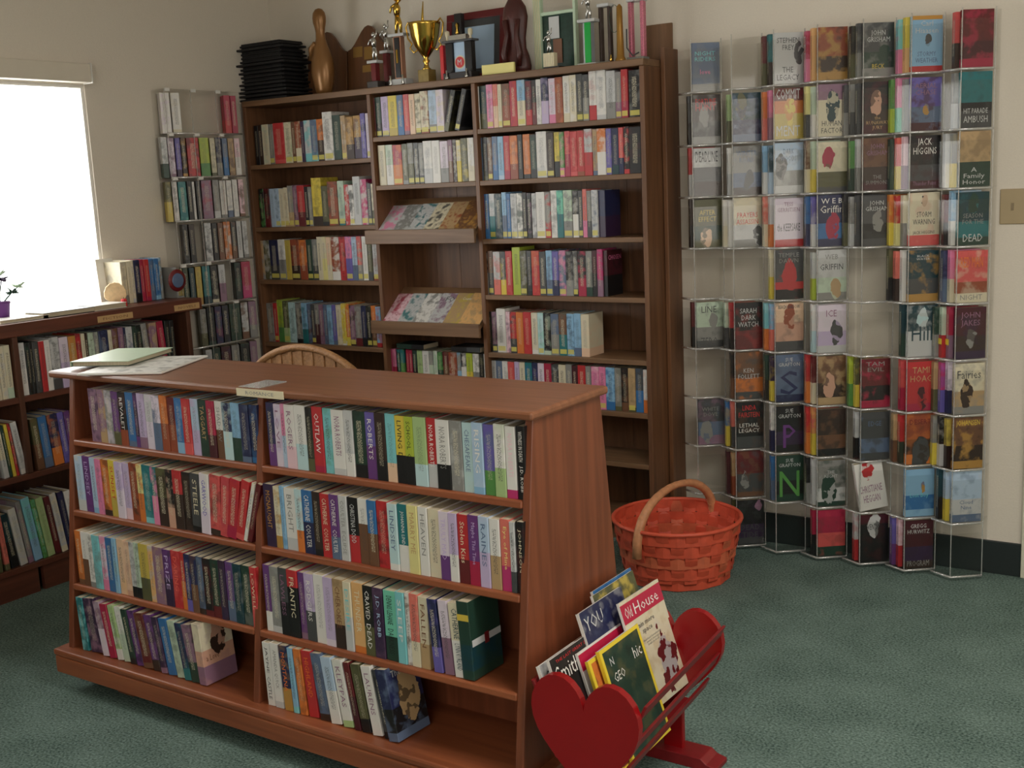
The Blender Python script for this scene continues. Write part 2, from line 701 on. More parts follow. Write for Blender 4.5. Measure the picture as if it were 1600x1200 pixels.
def row(spec, off, sc, plane, base, hh, depth, name, kind_word, place, cat, group, axis='x', near=False, gap=.0004, tip=0, seed=1, turn=0):
    """one row of books. axis 'x': spines face -Y on plane y; axis 'y': spines face +X on plane x"""
    rnd = random.Random(seed)
    items = parse(spec)
    prev = -1e9
    for i, it in enumerate(items):
        pa, pb = off + it['x0'] * sc, off + it['x1'] * sc
        zm = base + hh * .5
        if axis == 'x':
            a, b_ = X_at(pa, plane, zm), X_at(pb, plane, zm)
        else:
            a, b_ = Y_at(pa, plane, zm), Y_at(pb, plane, zm)
        h = hh * it['h'] * (1 - rnd.random() * .025)
        lean = R(it['lean'] or 0)
        if not it['lean'] and a < prev:
            a = prev
        w = max(.006, (b_ - a) * math.cos(lean) - gap * 2)
        prev = b_ if not it['lean'] else -1e9
        if turn:
            w *= .76
            it['face'] = turn
        mid = (a + b_) / 2
        dp = depth * (1 + rnd.uniform(-.04, .04))
        push = rnd.random() * .004
        # leaning: rotate about the spine's middle height and set the low corner on the shelf
        lift = abs(math.sin(lean)) * w / 2
        shift = -math.sin(lean) * h / 2
        if axis == 'x':
            mw = Matrix.Translation((mid + shift, plane + push, base + lift + .0003)) @ Matrix.Rotation(lean, 4, 'Y')
            if tip:
                mw = mw @ Matrix.Rotation(tip, 4, 'X')
            if it['face']:
                mw = mw @ Matrix.Rotation(R(it['face']), 4, 'Z')
        else:
            mw = Matrix.Translation((plane - push, mid + shift, base + lift + .0003)) @ Matrix.Rotation(-lean, 4, 'X') @ Matrix.Rotation(R(90), 4, 'Z')
            if it['face']:
                mw = mw @ Matrix.Rotation(R(it['face']), 4, 'Z')
        lab = '%s %s, %s %s' % (colour_words(it['cols']), kind_word, ORD[i + 1], place)
        pic = it['pic'] if it['pic'] is not None else rnd.choice([.25, .4, .6, .8])
        kw = dict(t1=it['t1'] if it['t1'] is not None else rnd.choice([0, 0, 0, .2, .35, .5]),
                  t2=it['t2'] if it['t2'] is not None else rnd.choice([0, 0, .1]), pic=pic, let=0 if it['text'] else rnd.choice([.35, .6]))
        o = make_book(name, w, h, dp, it['cols'], lab, cat, group, mw, near=near, **kw)
        if it['text']:
            parts = it['text'].split('/')
            tc_ = it['tcol'] or ('dgrey' if sum(PAL[it['cols'][0]][0]) > 420 else 'white')
            if len(parts) == 1:
                spine_text(o, w, h, parts[0], tc_, .3, .9)
            else:
                spine_text(o, w, h, parts[0], tc_, .52, .93)
                spine_text(o, w, h, parts[1], tc_, .1, .46, name='author_lettering')
        if name == 'paperback_book' and rnd.random() < .42:
            o['sticker'] = .85
        it['obj'] = o
    return items


# ------------------------------------------------------------------ the room
XW, XR, YB, YF, HC = -.58, 5.0, 0.0, -6.4, 2.68
struct(bx('floor', XW - .1, XR + .1, YF - .1, YB + .1, -.05, 0, CARPET))
struct(bx('ceiling', XW - .1, XR + .1, YF - .1, YB + .1, HC, HC + .05, CEIL))
struct(bx('wall_back', XW - .1, XR + .1, YB, YB + .1, 0, HC, WALL))
struct(bx('wall_right', XR, XR + .1, YF, YB, 0, HC, WALL))
struct(bx('wall_front', XW - .1, XR + .1, YF - .1, YF, 0, HC, WALL))
WY1, WY0, WZ0, WZ1 = -1.075, -3.3, .98, 1.90
wl = MB()
wl.box(XW - .1, XW, WY1, YB, 0, HC)
wl.box(XW - .1, XW, YF, WY0, 0, HC)
wl.box(XW - .1, XW, WY0, WY1, 0, WZ0)
wl.box(XW - .1, XW, WY0, WY1, WZ1, HC)
struct(wl.build('wall_left', WALL))
wf = MB()
wf.box(XW - .022, XW - .010, WY0, WY0 + .012, WZ0, WZ1)
wf.box(XW - .022, XW - .010, WY1 - .012, WY1, WZ0, WZ1)
wf.box(XW - .022, XW - .010, WY0 + .012, WY1 - .012, WZ0, WZ0 + .012)
wf.box(XW - .022, XW - .010, WY0 + .012, WY1 - .012, WZ1 - .012, WZ1)
win = struct(wf.build('window_1', pm('white', .5)))
bx('window_pane', XW - .017, XW - .014, WY0 + .012, WY1 - .012, WZ0 + .012, WZ1 - .012, PANE, win)
# blind valance above the window
v = empty('blind_valance', (XW, -2.1, 1.94), 0, 'pale slim blind valance box above the bright window', 'blind')
vy1 = Y_at(140, XW + .05, 1.94) - (-2.1)
MB().box(.002, .06, -1.15, vy1, -.035, .038).build('valance_front', plain('valance_vinyl', (214, 206, 190), .5), v, bevel=.003)
MB().box(.001, .064, vy1, vy1 + .004, -.038, .041).build('end_cap', pm('white', .3), v)
# baseboard and door casing at the right
struct(bx('baseboard_back', 1.56, 2.822, -.012, 0, 0, .118, DARKBASE, bevel=.002))
struct(bx('door_1', 2.823, 2.91, -.02, 0, 0, 2.1, TRIM, bevel=.003))
struct(bx('door_2', 3.70, 3.787, -.02, 0, 0, 2.1, TRIM, bevel=.003))
struct(bx('door_3', 2.912, 3.698, -.012, 0, .005, 2.05, TRIM, bevel=.003))
# wall plate
wp = empty('wall_plate', (2.76, 0, 1.277), 0, 'beige blank wall plate at the right edge beside the clear rack', 'wall plate')
MB().box(-.04, .045, -.006, 0, -.058, .058).build('plate', plain('wall_plate_plastic', (168, 150, 116), .5), wp, bevel=.003)
MB().box(-.004, .004, -.009, -.006, -.012, .012).build('toggle', plain('wall_plate_toggle', (136, 120, 92), .5), wp)

# ------------------------------------------------------------------ the tall bookcase
bc = empty('bookcase', (0, 0, 0), 0, 'tall brown wooden bookcase of three bays against the back wall', 'bookcase')
X0, X1, X2, X3 = -.549, .211, .762, 1.535
FY, BKY = -.25, -.012
ZT = 1.856
TH = .02
bx('side_panel', X0, X0 + TH, FY, BKY, 0, ZT - .026, W_BZ, bc, .002)
bx('side_panel', X3 - TH, X3, FY, BKY, 0, ZT - .026, W_BZ, bc, .002)
for xx in (X1, X2):
    bx('divider', xx - .004, xx + .016, FY, BKY, 0, ZT - .026, W_BZ, bc, .002)
bx('top_board', X0, X3, FY - .004, BKY, ZT - .026, ZT, W_BX, bc, .003)
for k, (a, b_) in enumerate(((X0 + TH, X1 - .004), (X1 + .016, X2 - .004), (X2 + .016, X3 - TH))):
    n = 4
    for i in range(n):
        wdt = (b_ - a) / n
        bx('back_plank', a + i * wdt + .001, a + (i + 1) * wdt - .001, BKY - .008, BKY, .08, ZT - .026, W_BZ, bc)
ZR = [1.6489, 1.4431, 1.2071, .9772, .7358, .5271, .3246, .09]
ZL = [1.5642, 1.2755, 1.0289, .7298, .40, .09]
ZM = [1.6489, 1.4431, .60, .36, .09]
for zs, a, b_ in ((ZL, X0 + TH, X1 - .004), (ZM, X1 + .016, X2 - .004), (ZR, X2 + .016, X3 - TH)):
    for z in zs:
        bx('shelf', a, b_, FY + .002, BKY - .008, z - TH, z, W_BX, bc, .002)
bx('kick_board', X0 + TH, X3 - TH, FY + .03, FY + .045, 0, .069, W_BX, bc)
bx('rear_post', 1.538, 1.556, -.118, -.003, 0, 1.90, W_BZ, bc, .002)
bx('rear_post', 1.422, 1.536, -.0115, -.001, 1.5, 2.0, W_DZ, bc, .001)
# lighter panels painting the light that falls on the right bay's inner wall
for z in ZR[2:7]:
    bx('lit_wall_panel', X3 - TH - .004, X3 - TH, FY + .08, BKY - .01, z + .001, z + .105, wood('lit_patch_wood', (128, 84, 52), (148, 98, 60), 1, .5), bc)

KB = 'paperback_book'
G = 'from left, %s shelf, tall bookcase\'s %s bay'
rows_L = [
    ('150-175 black ; 175-200 dbrown; 200-240 cream/pgreen; 240-270 grey/olive; 270-335 red/lred; 335-380 cream/green; 380-405 brown; 405-440 rust/cream; 440-460 dpurple; 460-500 pgrey/aqua; 500-540 slate/aqua; 540-580 orange/dbrown; 580-640 white/dgrey ^1.16; 640-690 dgreen/black ^1.06; 690-720 tan/white ^1.05; 720-768 gold/dbrown ^1.0; 768-815 gold/dpurple; 815-845 violet/navy ^1.06; 845-872 plilac ^1.04', 360, .25, 1.5642, .185, 'top'),
    ('100-130 black/green; 130-165 dred/black; 165-195 pblue; 195-225 pblue/slate; 225-255 cream; 255-280 cream/tan; 280-310 grey/tan ^1.05; 310-340 mauve/dbrown ^1.06; 340-385 red/dred ^1.05; 385-407 black; 407-430 grey/dbrown; 430-490 yellow/dbrown ^1.2; 490-530 olive/black; 530-590 rust/dgreen ^1.1; 590-630 pgreen/teal ^1.1; 630-660 red/pgrey; 660-690 white/black; 690-735 pgrey ^1.2; 735-775 magenta/pgrey ^1.13; 775-800 dgrey; 800-832 cream/olive', 380, .25, 1.2755, .180, 'second'),
    ('95-130 tan/grey; 130-165 olive/pgrey; 165-220 navy/dgrey; 220-262 white/grey; 262-297 mustard; 297-350 rust/dbrown; 350-395 orange/rust; 395-430 dgreen; 430-465 grey/dgrey; 465-493 cream ^1.06; 493-522 cream/pyellow ^1.06; 522-550 peach/cream ^1.04; 550-600 rust/white ^1.05; 600-640 red/dbrown ^1.05; 640-680 pink/violet ^1.06; 680-712 pblue/slate ^1.06; 712-742 lred/grey ^1.05; 742-775 white ^1.06; 775-805 olive/dgrey; 805-840 pgrey/rust', 380, .25, 1.0289, .188, 'third'),
    ('120-150 brown; 150-190 grey/brown; 190-215 red; 215-250 lime/green ^1.08; 250-285 olive/lgreen ^1.08; 285-330 paqua/teal ^1.04; 330-367 grey/black ^1.03; 367-400 lblue/teal ^1.03; 400-425 slate/maroon; 425-450 dgrey/maroon; 450-475 grey/maroon; 475-500 mauve/maroon; 500-527 slate/maroon; 527-555 lblue/navy; 555-580 violet/slate; 580-612 cream/maroon; 612-638 yellow/white ^1.04; 638-665 orange/yellow ^1.04; 665-700 mauve/dbrown; 700-740 grey/dred; 740-770 navy/black; 770-800 black/olive; 800-830 orange/brown; 830-862 lblue/red', 380, .25, .7298, .186, 'fourth'),
]
for i, (s, off, sc, z, hh, nm) in enumerate(rows_L):
    row(s, off, sc, FY + .025, z, hh, .118, KB, 'paperback', G % (nm, 'left'), 'book', 'books on the bookcase\'s left bay', seed=20 + i)
rows_M = [
    ('868-905 dred ^1.0; 905-940 dgreen/black ; 940-985 lilac/grey; 985-1040 yellow/mustard ^1.02; 1040-1080 slate/blue; 1080-1115 lred/mauve; 1115-1150 peach/cream; 1150-1185 cream/olive; 1185-1235 cream/rust ^1.03; 1235-1285 pblue/grey ^1.03; 1285-1332 plilac/cream ^1.03; 1352-1384 black/olive ~16; 1420-1452 black/dgrey ~16', 360, .25, 1.6489, .168, 'top'),
    ('925-970 cream; 970-1015 pgreen/white ; 1015-1072 crimson/orange ; 1072-1108 olive/grey; 1108-1145 grey/olive; 1145-1175 dgrey/grey; 1175-1205 grey/dgrey; 1205-1260 white/pgrey ^1.02; 1260-1310 white ^1.02; 1310-1360 plilac/grey; 1360-1388 mauve/brown; 1388-1412 dbrown/white; 1412-1440 cream/yellow; 1440-1480 olive/yellow ^1.02; 1480-1522 white/cream ^1.02', 360, .25, 1.4431, .172, 'second'),
]
for i, (s, off, sc, z, hh, nm) in enumerate(rows_M):
    row(s, off, sc, FY + .02, z, hh, .118, KB, 'paperback', G % (nm, 'middle'), 'book', 'books on the bookcase\'s middle bay', seed=40 + i)
row('140-172 magenta; 172-212 pink/crimson; 220-265 dgreen/teal; 265-310 teal/green; 330-370 crimson; 370-408 crimson/dred; 410-460 dgreen/black ; 460-520 lgreen/olive; 520-600 white/pgrey; 600-650 grey/pgreen; 650-700 pgreen/white; 700-760 green/dgreen; 760-830 dred/brown ; 830-930 rust/white; 930-975 grey/lblue; 975-1038 black/white; 1040-1110 lime/yellow; 1110-1185 white/grey; 1190-1240 black/olive; 1240-1275 white',
    590, 1 / 7.5, FY + .03, .60, .125, .11, KB, 'short paperback', G % ('bottom visible', 'middle'), 'book', 'books on the bookcase\'s middle bay', seed=45)
rows_R = [
    ('150-172 white/dred ; 172-195 white/pgrey; 195-240 dteal/olive; 240-280 pink/plilac; 280-310 coral/peach; 310-335 cream; 335-385 brown/rust; 385-430 red/crimson ^1.03; 430-480 lblue/cream ^1.03 @.55,0; 480-520 maroon/red; 520-548 black/dred; 548-580 white/grey; 580-625 navy/lilac ^1.03; 625-668 plilac/pink; 668-715 rust/orange ^1.02; 715-758 white/cream ^1.03; 758-800 cream/white ^1.03; 800-840 dgrey/olive ^1.03; 840-878 dgrey/grey; 878-925 white/red ^1.08 @.3,.24; 925-985 white/pgrey ^1.08; 985-1043 pgrey/grey ^1.04; 1043-1080 grey/mauve; 1080-1122 red/crimson ^1.03; 1128-1200 black/grey', 700, .25, 1.6489, .172, 'top'),
    ('175-215 slate/teal; 215-245 black/olive; 245-275 brown/grey; 275-310 slate/blue; 310-347 lblue/pblue; 347-385 red/crimson; 385-435 orange/rust; 435-465 black; 465-510 orange/black; 510-550 dgreen/black; 550-615 white/pgrey ^1.05; 615-660 dbrown/dgrey; 660-695 yellow/black; 695-725 green/pink; 725-760 lred/crimson; 760-805 red/lred ; 805-850 red/rust; 850-900 pgrey/red ^1.02; 900-930 tan/slate; 930-985 orange/white; 985-1020 violet/grey; 1020-1065 navy/dteal; 1065-1095 lred/navy; 1095-1130 black/red; 1130-1205 black/maroon', 700, .25, 1.4431, .174, 'second'),
    ('190-228 red/black; 228-255 blue/olive; 255-292 pgrey/teal; 292-335 dteal/grey; 335-365 lblue/slate ^1.02; 365-390 blue/navy; 390-430 pgrey/dgrey; 430-465 white/dgreen; 465-492 black; 492-520 black/mauve; 520-550 pgrey/dgrey; 550-605 white ^1.02; 605-640 grey/red; 640-680 white/black ^1.02; 680-720 mint/teal ^1.03; 720-775 pgreen/grey ^1.02; 775-812 black/white; 812-840 dgrey; 840-867 coral/pink ^1.03; 867-895 grey/dgrey; 895-935 pgrey/slate', 700, .25, 1.2071, .182, 'third'),
    ('220-250 black/grey; 250-282 brown/dgrey; 282-325 pgrey/coral; 325-360 dgrey/yellow; 360-400 red/coral; 400-450 lime ^1.1; 450-490 olive/grey; 490-520 dgrey/black; 520-570 red/orange; 570-610 dgrey/black; 610-650 lblue/slate; 650-690 violet/navy; 690-735 slate/pink; 735-780 black/grey; 780-810 grey/black; 810-860 black/crimson @.4,.02; 860-900 grey/dgreen; 900-930 maroon/black; 930-965 magenta/mauve ^1.02', 700, .25, .9772, .180, 'fourth'),
    ('0-35 black/olive; 35-65 mauve/dgrey; 65-120 white ^1.08; 120-147 ppink/mauve; 147-187 red/dgrey; 187-230 orange; 230-278 red/lred; 278-320 cream/white; 320-357 paqua/mint; 357-400 black/pgreen; 400-450 slate/grey; 450-500 brown/teal; 500-545 lblue/navy; 545-590 lblue/slate; 590-642 cream/peach', 760, .25, .7358, .172, 'fifth'),
    ('30-60 pgrey; 60-100 slate; 100-135 white/grey; 135-175 lred; 175-205 lilac; 205-240 cream; 240-285 teal/blue; 285-320 navy/violet; 320-360 plilac/white; 360-405 crimson; 405-450 dgrey/pgrey; 450-495 cream/tan; 495-535 grey; 535-570 maroon/black; 570-620 red; 620-653 grey; 655-703 pink/ppink; 703-745 pink/magenta; 745-800 lblue/blue ; 800-840 grey/olive; 840-885 black/brown; 885-930 tan/olive; 930-980 dgrey/blue; 980-1035 white/orange @.3,.02', 760, .25, .5271, .174, 'sixth'),
]
for i, (s, off, sc, z, hh, nm) in enumerate(rows_R):
    row(s, off, sc, FY + .02, z, hh, .118, KB, 'paperback', G % (nm, 'right'), 'book', 'books on the bookcase\'s right bay', seed=60 + i)


def faced(px0, px1, py, base, hh, cols, label, group, text=None, w=.028, rot=-38, name=KB, **kw):
    """a book at the end of a row, turned so that its cover shows"""
    x = X_at(px0, py, base + hh / 2)
    o = make_book(name, w, hh, .112, cols, label, 'book', group,
                  Matrix.Translation((x + w / 2, py, base + .0003)) @ Matrix.Rotation(R(rot), 4, 'Z'), **kw)
    if text:
        cover_text(o, w, .112, hh, text[0], text[1], text[2], text[3])
    return o


gR = 'books on the bookcase\'s right bay'
faced(935, 970, -.222, 1.2071, .178, ['navy', 'dpurple'], 'dark navy book with its cover turned out, end of third right bay shelf', gR, rot=-3, pic=.2, let=0, w=.03)
faced(942, 970, -.222, .9772, .178, ['maroon', 'black'], 'maroon and black book turned cover outward, end of fourth right bay shelf', gR, ('CHOSEN', 'pink', .84, .1), rot=-3, pic=.6, let=0, w=.02)
# books lying flat on top of the bottom middle row
for (px, cols, lab, dz) in ((655, ['dgreen', 'black'], 'dark green book lying flat on the middle bay\'s bottom row of books', 0), (742, ['black', 'dgrey'], 'black book lying flat on right end of middle bay\'s bottom row', 0)):
    x = X_at(px, -.2, .74)
    make_book('flat_paperback', .022, .15, .11, cols, lab, 'book', 'flat books on the middle bay row',
              Matrix.Translation((x + .05, -.235, .741)) @ Matrix.Rotation(R(-90), 4, 'Y'), pic=.1, let=0)
# a few teal books in the dark lowest visible part of the left bay
row('570-580 teal/pgreen; 580-588 paqua; 588-597 grey/teal', 0, 1, FY + .03, .40, .20, .12, KB, 'large paperback', 'of three on the left bay\'s lowest visible shelf', 'book', 'books on the bookcase\'s left bay', seed=51)

# sloping magazine ledges of the middle bay
mz = 'folded magazines on the bookcase\'s sloping ledges'
for li, (zt, zb, cols) in enumerate(((1.255, 1.195, [('pgrey', 'pink'), ('grey', 'pgrey'), ('pgrey', 'teal'), ('cream', 'dgrey'), ('tan', 'rust'), ('brown', 'gold')]),
                                     (.862, .805, [('ppink', 'crimson'), ('pgrey', 'teal'), ('white', 'grey'), ('pgrey', 'mauve'), ('tan', 'mustard'), ('porange', 'tan')]))):
    bx('ledge_lip', X1 - .012, X2 + .02, FY - .062, FY - .048, zb, zt, W_BX, bc, .002)
    mb = MB()
    mb.hexa([(X1 + .018, FY - .047, zb), (X2 - .006, FY - .047, zb), (X2 - .006, -.10, zb + .17), (X1 + .018, -.10, zb + .17),
             (X1 + .018, FY - .047, zb + .014), (X2 - .006, FY - .047, zb + .014), (X2 - .006, -.10, zb + .184), (X1 + .018, -.10, zb + .184)])
    mb.build('sloping_shelf', W_BX, bc)
    wd = (X2 - X1 - .05) / 6
    sl = math.atan2(.17, .197)
    for k, cc in enumerate(cols):
        x = X1 + .03 + wd * (k + .5)
        o = empty('magazine', (x, FY - .040, zb + .0225 + k * .0018), 0, None, None, rot=(sl, 0, 0))
        tag(o, '%s magazine lying slanted, %s from left on the %s magazine ledge' % (colour_words(cc), ORD[k + 1], 'upper' if li == 0 else 'lower'), 'magazine', mz)
        g = wd * .66
        a = MB().box(-g, g, 0, .205, 0, .0015)
        c = a.build('page_block', PAGE, o)
        q = MB().box(-g, g, 0, .205, .0016, .0024).build('front_cover', COVER, o)
        set_print(q, cc, pic=.9, let=0, t1=-1, t2=-1)
        if li == 1 and k == 3:
            lettering(o, 'FO', .045, .03, 'dgrey', Matrix.Translation((.0, .17, .003)) @ Matrix.Rotation(R(-90), 4, 'X'))
        if li == 1 and k == 4:
            lettering(o, 'Country', .055, .02, 'white', Matrix.Translation((.01, .17, .003)) @ Matrix.Rotation(R(-90), 4, 'X'))

# ------------------------------------------------------------------ the counter bookcase
ct = empty('counter_bookcase', (0, 0, 0), 0, 'low double-sided reddish wood bookcase with slanted front in the foreground', 'bookcase')
CX0, CX1 = .556, 2.178
CT = .945


def fy(z):
    return -2.082 - (.925 - z) * (.112 / .85)


def by(z):
    return -1.785 + (.925 - z) * (.10 / .85)


def endp(x0, x1, nm):
    return MB().prism([(fy(.925), .925), (fy(.06), .06), (by(.06), .06), (by(.925), .925)], x0, x1, 'yz').build(nm, W_CZ, ct, bevel=.003)


endp(CX0 - .002, CX0 + .02, 'side_panel')
endp(CX1 - .022, CX1, 'side_panel')
endp(1.335, 1.356, 'divider')
bx('top_board', CX0 - .07, CX1 + .012, -2.105, -1.765, .925, CT, W_CT, ct, .006)
bx('center_panel', CX0 + .02, CX1 - .022, -1.955, -1.945, .07, .925, W_CZ, ct)
SH = [.745, .537, .318, .124]
for z in SH[:3]:
    for a, b_ in ((CX0 + .02, 1.335), (1.356, CX1 - .022)):
        MB().prism([(fy(z) - .002, z), (fy(z) - .004, z - .018), (-1.955, z - .018), (-1.955, z)], a, b_, 'yz').build('shelf', W_CX, ct, bevel=.004)
        MB().prism([(by(z), z), (by(z), z - .018), (-1.945, z - .018), (-1.945, z)], a, b_, 'yz').build('shelf', W_CX, ct)
bx('bottom_board', CX0 - .035, CX1 + .03, fy(.11) - .03, by(.11) + .03, .104, .124, W_CX, ct, .006)
bx('plinth', CX0 - .028, CX1 + .022, fy(.08) - .026, fy(.08) - .006, .052, .104, W_CX, ct, .004)
bx('plinth', CX0 - .028, CX1 + .022, by(.08) + .006, by(.08) + .026, .052, .104, W_CX, ct, .004)
for xx in (CX0 + .16, CX1 - .2):
    for yy in (-2.13, -1.76):
        bx('foot', xx, xx + .07, yy - .02, yy + .03, 0, .104, W_CZ, ct)
# label card and its clear cover on the top's front edge
lc = empty('shelf_label', (0, 0, 0), 0, 'cream printed label strip on the front edge of the low counter top', 'label')
la, lb = X_at(370, -2.107, .935), X_at(443, -2.107, .935)
bx('label_card', la, lb, -2.1085, -2.1065, .924, .944, pm('cream', .5), lc)
lettering(lc, 'ROMANCE', (lb - la) * .6, .009, 'grey', Matrix.Translation(((la + lb) / 2, -2.109, .934)))
bx('clear_sleeve', la, la + .075, -2.10, -2.0, .9455, .947, ACRYL_EDGE, lc)

CL = 'left half of counter\'s %s shelf'
NB = 'romance_paperback'
gC = 'paperbacks on the counter bookcase'
rows_C = [
    ('195-250 mauve/dpurple; 250-295 mauve/tan #.9; 295-340 grey/plilac #.6; 340-382 purple/olive @.25,0; 382-425 black/rust @.3,.1|REVALET|white; 425-475 blue/slate #.3; 475-500 dpurple/purple; 500-545 lilac/mauve; 545-592 pgrey/plilac #.8; 592-640 plilac/slate #.9; 640-685 orange/rust #.5; 685-735 dred/rust @.5,.12 #.5; 735-780 blue/lblue #.4; 780-830 red/lred ; 830-880 pblue/lilac @.45,.0; 880-935 dgreen/black #.3|TAGGART|tan; 935-982 crimson/maroon @.4,.1 #.4; 982-1030 white/brown @.5,.42 #0|SHADOW|grey; 1030-1085 navy/paqua @.5,.4; 1085-1140 lblue/dgreen @.4,.1 #.3; 1140-1195 navy/slate #.4; 1195-1248 navy/blue #.4', 90, .25, 0, 1.0, 'top', .157),
    ('112-160 pblue/pgrey; 160-205 purple/dpurple|LINDSEY|lilac; 205-240 pblue/lblue; 240-275 pink/mauve; 275-320 orange/dbrown #.6; 320-362 yellow/mustard #0|SUNSET|red; 362-410 lilac/plilac; 410-450 lilac/ppink #.3; 450-495 rust/dbrown ; 495-530 pyellow/orange @.5,0; 530-585 teal/aqua @.1,0; 585-620 teal/pink ; 620-680 olive/dbrown #.8; 680-722 black/skin #.6; 722-778 red/dbrown @.6,.3 #.4; 778-828 dbrown/black; 828-888 dgrey/black ~2|STEELE|cream; 888-945 white/plilac ~3|GARWOOD|violet; 945-1010 lred/dbrown ~5 #.6; 1010-1062 lred/crimson ~8; 1062-1124 red/crimson ~11; 1126-1176 red/lred ~14; 1180-1204 white/cream ~17; 1206-1238 dred/black ~18', 90, .25, 1, 1.0, 'second', .168),
    ('115-152 orange/brown; 152-190 white/brown @.5,.35 #0; 190-222 white/grey; 222-268 aqua/brown #.4; 268-303 plilac/pink; 303-345 blue/slate #.5; 345-372 lblue/lgreen; 372-415 peach/porange #.5; 415-450 peach/skin ; 450-482 pgrey/black #.6; 482-512 pgreen/black #.5; 512-568 mustard/olive @.4,.34 #0; 568-600 porange/pgrey; 600-662 mauve/tan #.6; 662-712 purple/dpurple|PRIZE|lilac; 712-765 red/lred |DARING|coral; 765-795 red/orange; 795-830 navy/violet #.4; 830-870 navy/brown #.5; 870-910 slate/dbrown #.5; 910-960 black/dred #.5; 960-1010 dgreen/dred #.5; 1010-1050 dpurple/dbrown #.5; 1050-1100 purple/slate #.4; 1100-1150 dteal/grey #.4; 1150-1205 dgreen/grey #.4; 1207-1245 red/lred |LOWELL|cream', 90, .25, 2, 1.0, 'third', .165),
    ('133-172 teal/aqua ~-3; 175-246 dpurple/mauve ~-7 #.8; 248-288 mauve/plilac ~-9 #.4; 290-334 crimson/magenta ~-9; 336-374 lgreen/white ~-9; 376-416 white/pgreen ~-9; 418-456 dgreen/black ~-9 #.3; 458-500 purple/dpurple ~-9; 503-562 dred/brown ~-9 #.9; 564-610 purple/dbrown ~-9 #.6; 612-650 dpurple/mauve ~-9 #.4; 653-705 blue ~-9 #0; 708-756 pgreen/dgreen ~-9 #.4; 758-800 navy/teal ~-9; 802-856 mauve/dgreen ~-9 #.6', 90, .25, 3, 1.0, 'bottom', .165),
]
for s, off, sc, si, hf, nm, hh in rows_C:
    off2 = off
    z = SH[si]
    s2 = parse(s)
    row(s, off2, sc, fy(z) + .006, z, hh, .11, NB, 'paperback', 'from left, counter\'s left half, %s shelf' % nm, 'book', gC, near=True, seed=80 + si)
